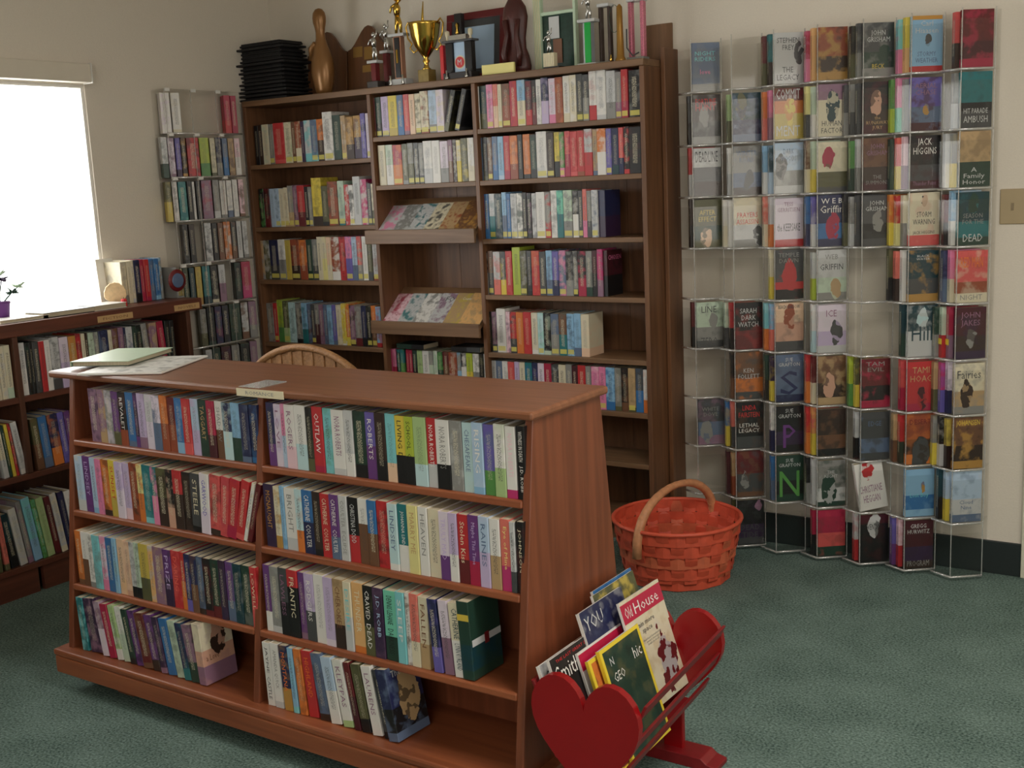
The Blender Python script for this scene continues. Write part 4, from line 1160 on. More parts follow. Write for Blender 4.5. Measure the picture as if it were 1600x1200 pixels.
# (row, col): cover colours, spines behind (far to near), texts [(string, colour, z centre, height, width)], figure
RACK = {
    (1, 1): (['slate', 'slate', 'grey'], [], [('NIGHT\nRIDERS', 'aqua', .72, .2, .8), ('love', 'pink', .40, .1, .4)], None, .3),
    (1, 3): (['pgrey'], ['dred/olive', 'teal/dbrown'], [('STEPHEN\nFREY', 'dgrey', .78, .24, .84), ('THE\nLEGACY', 'dgrey', .2, .26, .84)], (.85, .58, .16, 'dgrey'), 0),
    (1, 4): (['rust', 'dbrown', 'gold'], ['crimson/pink|LEE', 'porange'], [], None, .9),
    (1, 5): (['dgrey', 'dgreen', 'grey'], ['black/olive', 'dgrey/grey'], [('JOHN\nGRISHAM', 'pgrey', .75, .22, .84), ('BECK', 'mustard', .18, .09, .45)], (.68, .45, .16, 'dgreen'), .5),
    (1, 6): (['lblue', 'lblue', 'red'], ['aqua/pink', 'yellow/porange'], [('Carl\nHiaasen', 'pgrey', .80, .22, .8), ('STORMY\nWEATHER', 'slate', .26, .2, .8)], (.52, .55, .1, 'dgrey'), 0, .02, .1),
    (1, 7): (['dred', 'maroon', 'crimson'], ['lred/dbrown'], [], None, .7),
    (2, 1): (['dbrown', 'black', 'grey'], ['dgrey/black'], [('FORTUNE', 'red', .86, .12, .8), ('HUNT', 'red', .74, .12, .8)], (.4, .5, .17, 'grey'), .5),
    (2, 2): (['dteal', 'navy', 'slate'], ['lgreen/olive'], [], (.3, .7, .2, 'olive'), .6),
    (2, 3): (['dred', 'orange', 'mustard'], ['orange/coral', 'pink/mauve'], [('COMMIT', 'pgrey', .88, .2, .9), ('MENT', 'pgrey', .16, .2, .9)], (.5, .58, .2, 'yellow'), .1, .75, .5),
    (2, 4): (['mauve', 'cream', 'pgrey'], ['pyellow/dgrey', 'pgreen/white'], [('HUMAN\nFACTOR', 'dgrey', .18, .24, .8)], (.5, .58, .24, 'dteal'), .1, .7, .0),
    (2, 5): (['black', 'dbrown', 'maroon'], ['dgrey/grey', 'grey/dgrey', 'dgrey'], [('the\nRUNAWAY\nJURY', 'tan', .2, .28, .84)], (.4, .62, .2, 'skin'), .7),
    (2, 6): (['violet', 'slate', 'maroon'], ['green/lime', 'pink/mint', 'grey'], [('AERIAL\nCHASE', 'mauve', .78, .22, .8)], (.5, .42, .1, 'gold'), .7),
    (2, 7): (['teal', 'black', 'dgrey'], ['grey/pgrey'], [('HIT PARADE', 'pgrey', .30, .09, .85), ('AMBUSH', 'pgrey', .15, .12, .85)], None, .3, .45, .3),
    (3, 1): (['pgrey', 'dgrey', 'dbrown'], ['red/pgrey'], [('DEADLINE', 'dgrey', .82, .22, .88)], None, .2, .6, .3),
    (3, 2): (['grey', 'slate', 'dbrown'], ['white/pgrey'], [('WINTER\nROAD', 'slate', .78, .24, .8)], (.55, .3, .16, 'dgrey'), .4),
    (3, 3): (['pblue', 'grey', 'pgrey'], ['lblue/white', 'dteal/pblue'], [('DARK\nWOODS', 'slate', .76, .24, .6)], (.2, .5, .22, 'dgrey'), .5),
    (3, 4): (['cream', 'olive', 'dgrey'], ['brown/cream', 'pgreen/yellow'], [('THE TRIALS\nOF LANE', 'olive', .22, .3, .8)], (.35, .68, .18, 'crimson'), .2, .4, .1),
    (3, 5): (['brown', 'dbrown', 'maroon'], ['green/dgreen', 'pgrey/grey'], [('JOHN\nGRISHAM', 'mauve', .78, .22, .8), ('THE\nSUMMONS', 'grey', .2, .18, .84)], None, .5),
    (3, 6): (['black', 'dgrey', 'maroon'], ['dgreen', 'lred/yellow', 'ppink/mauve'], [('JACK\nHIGGINS', 'white', .80, .30, .84), ('Thunder Point', 'mauve', .1, .08, .84)], None, .5),
    (3, 7): (['tan', 'dgreen', 'black'], ['pgrey/white', 'grey/yellow'], [('A\nFamily\nHonor', 'pgrey', .2, .3, .8)], None, .3, .45, .0),
    (4, 1): (['olive', 'dgreen', 'olive'], ['dbrown/black'], [('AFTER\nEFFECT', 'mustard', .66, .24, .7)], (.4, .2, .2, 'peach'), .4),
    (4, 2): (['cream', 'pgrey', 'grey'], ['white/cream', 'white'], [('PRAYERS\nASSASSIN', 'red', .58, .24, .86)], (.85, .2, .16, 'dgrey'), .3),
    (4, 3): (['plilac', 'plilac', 'red'], ['coral/cream', 'pgrey/orange'], [('TESS\nGERRITSEN', 'mauve', .82, .2, .86), ('the KEEPSAKE', 'dgrey', .4, .16, .88)], None, 0, .3, .15),
    (4, 4): (['navy', 'blue', 'navy'], ['blue/navy', 'violet/white'], [('W E B', 'white', .88, .1, .8), ('Griffin', 'white', .72, .14, .86)], (.5, .36, .22, 'crimson'), .2),
    (4, 5): (['dgrey', 'black', 'dgrey'], ['black/olive', 'grey/pgrey', 'dgrey'], [('JOHN\nGRISHAM', 'pgrey', .80, .2, .84)], (.5, .48, .16, 'grey'), .3),
    (4, 6): (['cream', 'peach', 'lred'], ['orange/yellow', 'red/pyellow', 'cream/grey'], [('STORM\nWARNING', 'dgrey', .52, .24, .8), ('JACK HIGGINS', 'dgrey', .24, .08, .8)], (.5, .84, .12, 'dgrey'), .2, .2, .2),
    (4, 7): (['dteal', 'teal', 'dgreen'], ['dred/black', 'lblue/white'], [('SEASON\nFOR THE', 'grey', .5, .2, .76), ('DEAD', 'pgrey', .14, .14, .7)], (.5, .78, .16, 'dgreen'), .4),
    (5, 3): (['dgrey', 'red', 'black'], ['cream/yellow'], [('TEMPLE\nDAWN', 'grey', .84, .2, .8)], (.5, .5, .24, 'red'), .3, .35, .2),
    (5, 4): (['pgrey', 'pgreen', 'grey'], ['pgrey/lime'], [('WEB', 'grey', .86, .1, .5), ('GRIFFIN', 'dgrey', .66, .12, .88)], (.6, .2, .18, 'tan'), .3),
    (5, 6): (['dteal', 'dgrey', 'gold'], ['olive/black', 'coral/dbrown', 'white'], [('BLACK\nWATER', 'pgrey', .86, .1, .5)], None, .7),
    (5, 7): (['lred', 'rust', 'cream'], ['navy/slate', 'pink/cream'], [('RED MAN', 'orange', .78, .2, .8), ('NIGHT', 'grey', .1, .1, .8)], None, .4, .4, .18),
    (6, 1): (['pgreen', 'grey', 'dgrey'], ['dred/black'], [('LINE', 'dgrey', .84, .14, .6), ('ZERO', 'dgrey', .12, .2, .7)], (.65, .6, .14, 'grey'), .5),
    (6, 2): (['black', 'dred', 'red'], ['pgreen/dgrey', 'red/black'], [('SARAH\nDARK\nWATCH', 'pgrey', .68, .4, .8)], None, .3, .4, .0),
    (6, 3): (['peach', 'skin', 'dgrey'], ['aqua/orange', 'lblue/coral'], [('BEACH SHADOW', 'dteal', .92, .08, .84)], (.5, .7, .2, 'rust'), .4, .6, .2),
    (6, 4): (['plilac', 'lilac', 'pgrey'], ['white/paqua'], [('ICE', 'mauve', .82, .14, .4)], (.66, .45, .2, 'dgrey'), .2),
    (6, 6): (['dteal', 'pgrey', 'pgrey'], ['dteal/dgreen'], [('Hill', 'dteal', .45, .28, .76)], (.5, .74, .18, 'paqua'), .4, .5, .0),
    (6, 7): (['maroon', 'dbrown', 'dpurple'], ['dgreen/grey', 'pgreen/red', 'crimson/mauve'], [('JOHN\nJAKES', 'mauve', .76, .3, .7)], (.5, .46, .16, 'grey'), .5),
    (7, 2): (['brown', 'orange', 'dgrey'], ['black/brown'], [('KEN\nFOLLETT', 'pgrey', .54, .22, .86)], None, .6),
    (7, 3): (['slate', 'slate', 'navy'], ['dgreen/black', 'dpurple/yellow'], [('SUE\nGRAFTON', 'pgrey', .84, .18, .84), ('S', 'navy', .4, .5, .7)], None, .3),
    (7, 4): (['brown', 'dbrown', 'tan'], ['red/orange', 'dred/cream'], [], (.4, .4, .2, 'skin'), .7),
    (7, 5): (['dred', 'black', 'crimson'], ['lime/green', 'olive/yellow'], [('TAM\nEVIL', 'grey', .84, .2, .7)], None, .8),
    (7, 6): (['red', 'red', 'crimson'], ['lred/crimson'], [('TAMI\nHOAG', 'tan', .74, .3, .8)], (.5, .22, .17, 'maroon'), .1),
    (7, 7): (['cream', 'tan', 'grey'], ['tan/olive', 'magenta/violet', 'plilac/navy'], [('Fairies', 'dgrey', .78, .16, .86)], (.4, .4, .2, 'dbrown'), .5),
    (8, 1): (['dgrey', 'slate', 'mauve'], [], [('WHITE\nDOVE', 'grey', .72, .2, .7)], (.3, .3, .2, 'grey'), .5, .5, .2),
    (8, 2): (['black', 'dgrey', 'brown'], ['blue/yellow', 'coral/dgrey'], [('LINDA\nFAIRSTEIN', 'red', .80, .26, .84), ('LETHAL\nLEGACY', 'white', .44, .2, .84)], None, .3, .25, .0),
    (8, 3): (['black', 'dpurple', 'black'], ['white/navy'], [('SUE\nGRAFTON', 'pgrey', .84, .2, .88), ('P', 'purple', .34, .5, .5)], None, .2),
    (8, 4): (['dbrown', 'brown', 'black'], ['red/orange', 'coral/yellow'], [], None, .6),
    (8, 5): (['dgrey', 'slate', 'dgrey'], ['pgrey/black'], [('EDGE', 'slate', .76, .1, .5)], None, .7),
    (8, 6): (['rust', 'dbrown', 'orange'], ['tan/brown', 'red/dgreen'], [('DESERT', 'dred', .84, .1, .8)], (.5, .2, .3, 'dgrey'), .4, .5, .2),
    (8, 7): (['brown', 'dbrown', 'gold'], ['grey/yellow', 'black/pgrey', 'mustard/black'], [('JOHANSEN', 'mustard', .88, .13, .88)], None, .9),
    (9, 2): (['dred', 'dgrey', 'brown'], ['maroon', 'tan/rust'], [], (.3, .35, .14, 'grey'), .6, .5, .1),
    (9, 3): (['dgreen', 'black', 'dgreen'], ['blue/slate'], [('SUE\nGRAFTON', 'pgrey', .84, .18, .86), ('N', 'green', .38, .56, .8)], None, .1),
    (9, 4): (['grey', 'pgrey', 'dgreen'], ['black/grey', 'pgrey'], [('THE\nNIGHT', 'pgrey', .7, .16, .5)], (.4, .35, .26, 'dgreen'), .6, .4, .1),
    (9, 5): (['white', 'white', 'white'], [], [('CHRISTIANE\nHEGGAN', 'mauve', .34, .36, .88)], (.45, .88, .2, 'red'), .0),
    (9, 6): (['lblue', 'blue', 'lblue'], [], [('Lost Boy', 'aqua', .44, .12, .7)], (.6, .66, .08, 'gold'), .3),
    (9, 7): (['pblue', 'pgrey', 'slate'], ['dteal/black', 'pblue/yellow'], [('Cloud\nNine', 'slate', .34, .18, .5)], None, .4),
    (10, 2): (['black', 'dpurple', 'dgrey'], ['black/yellow'], [('DEAD\nTIDE', 'dgrey', .3, .3, .8)], (.8, .86, .1, 'mauve'), .4),
    (10, 4): (['crimson', 'lred', 'dgreen'], ['crimson/black'], [], None, .3, .5, .2),
    (10, 5): (['maroon', 'black', 'dred'], ['pgrey/red'], [('VENOM', 'black', .74, .12, .5)], (.5, .74, .2, 'pgrey'), .2, .8, .0),
    (10, 6): (['maroon', 'dpurple', 'dbrown'], ['violet/purple', 'ppink/red'], [('GREGG\nHURWITZ', 'pgrey', .82, .2, .84), ('PROGRAM', 'grey', .1, .12, .84)], None, .2),
}
RO = ['', 'top', 'second', 'third', 'fourth', 'fifth', 'sixth', 'seventh', 'eighth', 'ninth', 'bottom']
for (r, c), e in RACK.items():
    cols, sp, texts, fig, pic = e[:5]
    t1, t2 = (e[5], e[6]) if len(e) > 6 else (.45, .15)
    zb = RZ0 - PH * r + .0045
    base = pr(c - 1) + Vector((0, 0, zb))
    k = len(sp)
    rnd = random.Random(r * 13 + c)
    h = BH * rnd.uniform(.95, 1.0)
    where = 'column %s, wide clear rack' % ['', 'one', 'two', 'three', 'four', 'five', 'six', 'seven'][c]

    def place(j, w, lean=0):
        # spine line of the j-th book behind the front one
        o3 = base - ux * BW - ux * (.0135 * j) + nb * (.0245 * j + w / 2 + .001)
        return Matrix.Translation(o3) @ Matrix.Rotation(-(R(90) - TH_), 4, 'Z') @ Matrix.Rotation(lean, 4, 'X')
    w = .023
    lean = R(9) if (r, c) == (9, 5) else 0
    o = make_book(T, w, h, BW - .004, cols, '%s paperback in front, %s row, %s' % (colour_words(cols), RO[r], where), 'book', gK,
                  place(0, w, lean), near=True, pic=pic, let=.6, fig=fig, t1=t1, t2=t2)
    for (s, col, zc, hh, ww) in texts:
        cover_text(o, w, BW - .004, h, s, col, zc, hh, ww * .93, .47)
    if (r, c) == (1, 6):
        MB().box(w / 2 + .0003, w / 2 + .0008, 0, BW - .006, h * .93, h).build('cover_band', pm('gold', .4), o)
    if (r, c) == (1, 3):
        mb = MB()
        mb.box(w / 2 + .0004, w / 2 + .0009, -.007, .007, -.022, .022)
        mb.build('printed_shape', pm('dgrey', .5), o, (0, BW * .84, h * .58), (R(-35), 0, 0))
    for j, s_ in enumerate(reversed(sp)):
        s0 = s_.split('|')
        cc = s0[0].split('/')
        w = .0235
        h2 = BH * rnd.uniform(.93, 1.0)
        b2 = make_book(T, w, h2, BW - .006, cc, '%s paperback %s from front, %s row, %s' % (colour_words(cc), ORD[j + 2], RO[r], where), 'book', gK,
                       place(j + 1, w), near=False, pic=rnd.choice([.1, .4]), let=.7)
        if len(s0) > 1:
            spine_text(b2, w, h2, s0[1], 'pgrey', .45, .9)
        if (r, c) == (6, 7) and j < 2:
            MB().box(-w / 2, w / 2, -.0012, -.0006, .045, .065).build('spine_sticker', pm('yellow', .5), b2)

# ------------------------------------------------------------------ things on top of the bookcase
ZB = ZT + .0005
# stack of black letter trays
xa, xb = X_at(383, -.14, 2.0), X_at(466, -.14, 2.0)
o = empty('letter_tray_stack', ((xa + xb) / 2, -.13, ZB), 0, 'tall stack of black plastic trays on the bookcase top, far left', 'tray stack')
rnd = random.Random(5)
hw = (xb - xa) / 2
nt_ = 15
hz = .262 / nt_
for k in range(nt_):
    e0, e1 = rnd.uniform(-.032, .012), rnd.uniform(-.032, .012)
    if k > 10:
        e0 -= .012
        e1 -= .01
    mb = MB()
    mb.box(-hw - e0, hw + e1, -.10 - e1 * .8, .10 + e0, k * hz + .0002, k * hz + hz * .55)
    mb.box(-hw + .05, hw - .05, -.07, .08, k * hz + hz * .56, k * hz + hz * .99)
    mb.build('tray', pm('black', .7), o, bevel=.0015)


def shield(name, cx, w, h, y, label, ty, m):
    pts = [(-w / 2, 0), (w / 2, 0), (w / 2, h * .66)]
    for i in range(1, 12):
        t = i / 12
        x = w / 2 - w * t
        s = .5 - .5 * math.cos(2 * math.pi * t)
        pts.append((x, h * (.66 + .34 * s)))
    pts.append((-w / 2, h * .66))
    o = empty(name, (cx, y, ZB), 0, label, 'plaque', 'wooden plaques on the bookcase top', rot=(R(-5), 0, 0))
    MB().prism(pts, 0, .018).build('board', m, o, bevel=.003)
    return o


PLQ = wood('plaque_wood', (84, 54, 34), (104, 68, 42), 2, .3)
xa, xb = X_at(472, -.1, 1.95), X_at(533, -.1, 1.95)
p1 = shield('wall_plaque', (xa + xb) / 2, xb - xa, .292, -.07, 'plain brown wooden plaque behind the bronze head sculpture', 0, PLQ)
xc, xd = X_at(535, -.1, 1.95), X_at(598, -.1, 1.95)
p2 = shield('wall_plaque', (xc + xd) / 2, xd - xc, .295, -.07, 'arched brown plaque with brass plates right of the bronze head sculpture', 0, PLQ)
for (a, b_, z0, z1) in ((-.085, -.03, .16, .205), (-.02, .05, .145, .2), (-.03, .06, .09, .12)):
    bx('brass_plate', a, b_, -.0015, -.0002, z0, z1, plain('brass_plate', (150, 116, 60), .4, .5), p2)
# abstract bronze coloured head and body sculpture
xs_ = X_at(506, -.15, 2.0)
o = empty('abstract_sculpture', (xs_, -.16, ZB), 0, 'bronze coloured abstract figure with round head on the bookcase top', 'sculpture')
prof = [(.034, 0), (.042, .02), (.052, .06), (.057, .10), (.055, .14), (.045, .18), (.032, .215), (.024, .245), (.0225, .27), (.026, .292), (.032, .312), (.0335, .334), (.030, .354), (.018, .370), (.003, .375)]
MB().lathe(prof, 24, sy=.8).build('body', BRONZE, o, smooth=True)
MB().tube([(-.060, 0, .155), (-.05, -.01, .205), (-.02, -.02, .225)], [.012, .016, .01], 8).build('shoulder', BRONZE, o, smooth=True)


def figure_top(o, x, y, z, s, m):
    """small standing trophy figure with one arm raised"""
    mb = MB()
    mb.tube([(x - .008 * s, y, z), (x - .004 * s, y, z + .03 * s), (x, y, z + .055 * s)], [.004 * s, .006 * s, .007 * s], 8)
    mb.tube([(x + .012 * s, y, z), (x + .01 * s, y, z + .03 * s), (x, y, z + .055 * s)], [.004 * s, .006 * s, .007 * s], 8)
    mb.tube([(x, y, z + .053 * s), (x, y, z + .075 * s), (x, y, z + .09 * s)], [.009 * s, .012 * s, .006 * s], 8)
    mb.tube([(x, y, z + .088 * s), (x + .016 * s, y, z + .098 * s), (x + .02 * s, y, z + .125 * s)], [.005 * s, .004 * s, .003 * s], 6)
    mb.tube([(x, y, z + .088 * s), (x - .018 * s, y - .004, z + .08 * s), (x - .022 * s, y - .01, z + .062 * s)], [.005 * s, .004 * s, .003 * s], 6)
    mb.lathe([(.001, z + .092 * s), (.008 * s, z + .097 * s), (.009 * s, z + .105 * s), (.001, z + .114 * s)], 10, x, y)
    return mb.build('figurine', m, o, smooth=True)


def trophy(px, y, label, w, col, hcol, toppers, name='trophy', base=('black', .03, .03), capm=None, cols_n=1):
    x = X_at(px, y, ZT + .1)
    o = empty(name, (x, y, ZB), 0, label, 'trophy', 'trophies on the bookcase top')
    bw, bh = w * 1.35, base[2]
    bx('base', -bw, bw, -.026, .026, 0, bh, plain('trophy_base_marble', (60, 54, 52), .25, noise=.5, nscale=40) if base[0] == 'black' else pm(base[0], .2), o, .002)
    if cols_n == 1:
        bx('column', -w * .6, w * .6, -.014, .014, bh, bh + hcol, col, o, .002)
    else:
        for sx in (-1, 1):
            bx('column', sx * w * .95 - w * .28, sx * w * .95 + w * .28, -.012, .012, bh, bh + hcol, col, o, .002)
    bx('cap', -bw * .95, bw * .95, -.022, .022, bh + hcol, bh + hcol + .012, capm or pm('pgrey', .25), o, .002)
    for k_, (dx, s, m) in enumerate(toppers):
        figure_top(o, dx, 0, bh + hcol + .012, s, m)
    return o


trophy(586, -.19, 'small silver figure trophy on a short dark red column', .022, pm('dred', .25), .075, [(0, 1.05, SILVER)])
o = trophy(605, -.12, 'thin silver figure trophy with a dark red column behind the small one', .018, pm('dred', .25), .12, [(0, 1.0, SILVER)])
o = trophy(625, -.17, 'tall trophy with gold figure over black and copper panel columns', .034, plain('copper_foil', (190, 140, 112), .3, .3), .175, [(0, 1.4, GOLD)], base=('pgrey', .03, .03))
bx('dark_panel', -.012, .014, -.018, -.0145, .035, .2, pm('black', .3), o)
bx('gold_ornament', -.003, .006, -.021, -.0182, .095, .15, GOLD, o)
for sx in (-1, 1):
    MB().lathe([(.006, .0), (.008, .01), (.003, .025), (.006, .045)], 10, sx * .033, -.03).build('silver_foot', SILVER, o, smooth=True)
# gold cup
x = X_at(666, -.18, 1.95)
o = empty('gold_cup_trophy', (x, -.18, ZB), 0, 'large shiny gold two-handled trophy cup in the middle of the shelf top', 'trophy', 'trophies on the bookcase top')
bx('base', -.028, .028, -.026, .026, 0, .055, plain('gold_marble', (140, 118, 62), .25, .2, noise=.4, nscale=50), o, .002)
MB().lathe([(.022, .055), (.012, .065), (.009, .08), (.016, .09), (.009, .10), (.02, .115), (.045, .15), (.058, .19), (.066, .235), (.069, .245), (.064, .246), (.055, .19), (.03, .14), (.004, .125)], 28).build('cup', GOLD, o, smooth=True)
for sx in (-1, 1):
    MB().tube([(sx * .062, 0, .235), (sx * .085, 0, .255), (sx * .098, 0, .235), (sx * .09, 0, .19), (sx * .07, 0, .165), (sx * .082, 0, .15), (sx * .062, 0, .13), (sx * .04, 0, .14)], .0035, 8).build('handle', GOLD, o, smooth=True)
MB().tube([(0, 0, .13), (-.008, 0, .26), (0, 0, .33)], [.003, .006, .002], 8).build('lid_figure', GOLD, o, smooth=True)
# two black column trophy with paper insert
x = X_at(722, -.16, 1.95)
o = empty('double_column_trophy', (x, -.17, ZB), 0, 'black two-column trophy with white card and red round emblem', 'trophy', 'trophies on the bookcase top')
bx('base', -.072, .072, -.03, .03, 0, .03, plain('trophy_base_dark', (40, 34, 34), .25), o, .002)
for sx in (-1, 1):
    bx('column', sx * .048 - .018, sx * .048 + .018, -.014, .014, .03, .15, pm('black', .25), o, .002)
bx('deck', -.078, .078, -.024, .024, .15, .158, pm('dgrey', .3), o, .001)
bx('silver_deck', -.045, .045, -.02, .02, .158, .178, SILVER, o, .001)
bx('card', -.028, .029, -.006, -.004, .031, .149, pm('pblue', .5), o)
MB().lathe([(.022, 0), (.022, .002)], 20).build('emblem', pm('red', .4), o, (0, -.0075, .07), (R(90), 0, 0))
MB().lathe([(.027, 0), (.027, .001)], 20).build('emblem_ring', pm('cream', .4), o, (0, -.0062, .07), (R(90), 0, 0))
lettering(o, 'M', .02, .022, 'pgrey', Matrix.Translation((0, -.0102, .07)), 'emblem_letter')
bx('upper_column', -.016, .02, -.012, .012, .178, .262, pm('black', .25), o, .002)
MB().lathe([(.004, .178), (.008, .185), (.003, .2), (.007, .215), (.002, .225)], 10, .0, -.016).build('ornament', GOLD, o, smooth=True)
for sx in (-1, 1):
    MB().lathe([(.009, .158), (.004, .168), (.010, .178), (.010, .196), (.002, .2)], 10, sx * .058, -.006).build('side_cup', pm('cream', .2), o, smooth=True)
    MB().lathe([(.007, .0), (.009, .01), (.003, .022), (.005, .04)], 10, sx * .05, -.035).build('silver_foot', SILVER, o, smooth=True)
bx('red_column', -.098, -.08, -.012, .012, .0, .145, pm('red', .3), o, .002)
# red framed picture
xa, xb = X_at(694, -.06, 2.0), X_at(785, -.06, 2.0)
o = empty('picture_frame', ((xa + xb) / 2, -.06, ZB + .0025), 0, 'red wooden picture frame with grey mat leaning behind the trophies', 'picture frame', rot=(R(-6), 0, 0))
w = (xb - xa) / 2
for a, b_, c_, d_ in ((-w, w, .255, .285), (-w, w, 0, .03), (-w, -w + .025, .03, .255), (w - .025, w, .03, .255)):
    bx('frame_rail', a, b_, 0, .018, c_, d_, pm('dred', .35), o, .002)
bx('mat_board', -w + .025, w - .025, .006, .01, .03, .255, pm('dgrey', .6), o)
bx('photo', -w + .06, w - .055, .004, .0055, .05, .225, pm('pblue', .4), o)
# cream nameplate
xa, xb = X_at(753, -.22, 1.88), X_at(803, -.22, 1.88)
o = empty('nameplate', ((xa + xb) / 2, -.215, ZB), 0, 'small cream nameplate block at the shelf top\'s front edge', 'nameplate')
bx('plate', -(xb - xa) / 2, (xb - xa) / 2, -.006, .006, .003, .042, pm('pyellow', .4), o, .001)
bx('stand', -(xb - xa) / 2 - .004, (xb - xa) / 2 + .006, -.009, .009, 0, .003, pm('black', .4), o)
# dark wooden carving
x = X_at(804, -.15, 2.0)
o = empty('wood_carving', (x, -.14, ZB), 0, 'dark reddish carved wooden figure beside the nameplate', 'carving')
CARV = plain('dark_carved_wood', (74, 34, 30), .4, noise=.5, nscale=30, bump=.5)
MB().lathe([(.062, 0), (.066, .03), (.058, .07), (.046, .10), (.045, .14), (.052, .18), (.058, .22), (.05, .26), (.03, .29), (.01, .30)], 18, sy=.5).build('body', CARV, o, smooth=True)
for sx in (-1, 1):
    MB().tube([(sx * .03, -.03, .03), (sx * .038, -.036, .08), (sx * .022, -.03, .15), (sx * .03, -.03, .21)], [.01, .013, .01, .012], 8).build('carved_limb', CARV, o, smooth=True)
bx('base', -.07, .075, -.04, .04, -.0, .012, CARV, o, .003)
# green glass picture with cream columns
xa, xb = X_at(832, -.13, 2.0), X_at(898, -.13, 2.0)
o = empty('column_frame', ((xa + xb) / 2, -.11, ZB), 0, 'cream column-shaped frame with dark green field and grey card', 'picture frame')
w = (xb - xa) / 2
for sx, wd in ((-1, .018), (1, .006)):
    cx = sx * (w - wd)
    bx('frame_column', cx - wd, cx + wd, -.012, .012, 0, .29, pm('pgreen', .5), o, .002)
    if wd > .01:
        for k_ in range(4):
            bx('flute', cx - wd + .005 + k_ * .008, cx - wd + .008 + k_ * .008, -.015, -.012, .008, .285, pm('cream', .5), o)
bx('frame_rail', -w + .036, w - .012, -.01, .01, .215, .228, pm('pgreen', .5), o, .002)
bx('green_field', -w + .036, w - .012, .0, .003, 0, .215, plain('marbled_green', (24, 54, 44), .3, noise=.8, nscale=60), o)
bx('grey_card', -.028, .018, -.006, -.003, .125, .208, pm('pgrey', .5), o)
bx('brown_card', -.012, .028, -.005, -.002, .03, .122, pm('brown', .5), o)
# small pleated silver and cream trophy
x = X_at(861, -.2, 1.9)
o = empty('small_trophy', (x, -.205, ZB), 0, 'small silver figure trophy on a pleated cream block', 'trophy', 'trophies on the bookcase top')
mb = MB()
for k_ in range(6):
    mb.box(-.024 + k_ * .008, -.0175 + k_ * .008, -.014, .012, .008, .06)
mb.box(-.024, .024, -.011, .012, .008, .06)
mb.build('pleated_block', pm('cream', .5), o)
bx('base', -.02, .05, -.02, .02, 0, .008, pm('black', .3), o)
figure_top(o, -.004, -.002, .06, .75, SILVER)
# green column trophy
o = trophy(920, -.17, 'silver trophy with bright green foil column', .03, plain('silver_foil', (190, 200, 205), .25, .4), .15, [(.0, .9, SILVER)], base=('pgrey', .03, .01))
bx('green_panel', -.008, .018, -.018, -.0145, .01, .158, plain('green_foil', (30, 170, 70), .3, .2), o)
# brown two column trophy
trophy(947, -.14, 'trophy with two dark brown columns and white cap', .02, pm('dbrown', .35), .2, [], base=('grey', .03, .012), cols_n=2)
# gold cone
x = X_at(969, -.18, 1.93)
o = empty('cone_trophy', (x, -.18, ZB), 0, 'narrow gold cone trophy with wire loop near the right end', 'trophy', 'trophies on the bookcase top')
MB().lathe([(.022, 0), (.02, .012), (.015, .02), (.012, .12), (.011, .2), (.003, .21)], 16).build('cone', plain('aged_gold', (160, 118, 52), .35, .5), o, smooth=True)
MB().tube([(math.cos(a) * .022 - .022, 0, .16 + math.sin(a) * .05) for a in [R(20 * i) for i in range(18)]], .0012, 5, close=True).build('wire_loop', pm('dgreen', .4), o)
MB().lathe([(.002, .0), (.006, .01), (.002, .03)], 8, -.03, -.02).build('gold_knob', GOLD, o, smooth=True)
# pink glitter columns
o = trophy(996, -.14, 'trophy with two pink glitter columns at the bookcase\'s right end', .026, plain('pink_glitter', (214, 120, 140), .3, .3, noise=.7, nscale=300), .2, [], base=('grey', .03, .016), cols_n=2)
MB().tube([(-.035, -.02, .12), (-.03, -.03, .05), (-.005, -.034, .02), (.02, -.03, .03)], .003, 6).build('metal_hook', pm('dgrey', .3), o)

# ------------------------------------------------------------------ wicker chair behind the counter
x0_, x1_ = X_at(392, -1.1, .84), X_at(560, -1.1, .82)
cxm = (x0_ + x1_) / 2
cw = (x1_ - x0_) / 2
o = empty('wicker_chair', (cxm, -1.1, 0), R(0), 'wicker armchair with curved back showing behind the counter', 'chair')
WICK = plain('wicker', (156, 112, 70), .6, noise=.5, nscale=120, bump=.8)
arc = [(-cw + 2 * cw * t, .0 - .0, .70 + .172 * math.sin(math.pi * (.06 + t * .86)) ** .55) for t in [i / 16 for i in range(17)]]
MB().tube(arc, .014, 8).build('back_rim', WICK, o, smooth=True)
n_ = 20
for k_ in range(n_):
    t = (k_ + .5) / n_
    x = -cw + 2 * cw * t
    zt = .70 + .172 * math.sin(math.pi * (.06 + t * .86)) ** .55
    bx('back_strand', x - cw / n_ * .96, x + cw / n_ * .96, -.004 if k_ % 2 else .0, .003 if k_ % 2 else .007, .43, zt - .006, WICK, o)
bx('seat', -cw, cw, -.0 + .01, .42, .39, .44, WICK, o, .01)
for sx in (-1, 1):
    for yy in (.02, .40):
        MB().tube([(sx * (cw - .02), yy, 0), (sx * (cw - .02), yy, .39)], .014, 8).build('leg', WICK, o, smooth=True)
    MB().tube([(sx * cw * .98, .0, .74), (sx * (cw + .01), .2, .66), (sx * (cw - .01), .40, .62), (sx * (cw - .02), .40, .44)], .013, 8).build('armrest', WICK, o, smooth=True)

# ------------------------------------------------------------------ orange basket
o = empty('wicker_basket', (1.75, -.50, 0), 0, 'round orange-red woven basket with arched handle on the floor', 'basket')
BK1 = plain('orange_splint', (206, 84, 58), .5, noise=.3, nscale=30, bump=.3)
BK2 = plain('faded_splint', (202, 102, 70), .55, noise=.35, nscale=30, bump=.3)
BKH = plain('handle_splint', (196, 136, 96), .5, noise=.4, nscale=50, bump=.4)
NS = 28
HB_ = .225


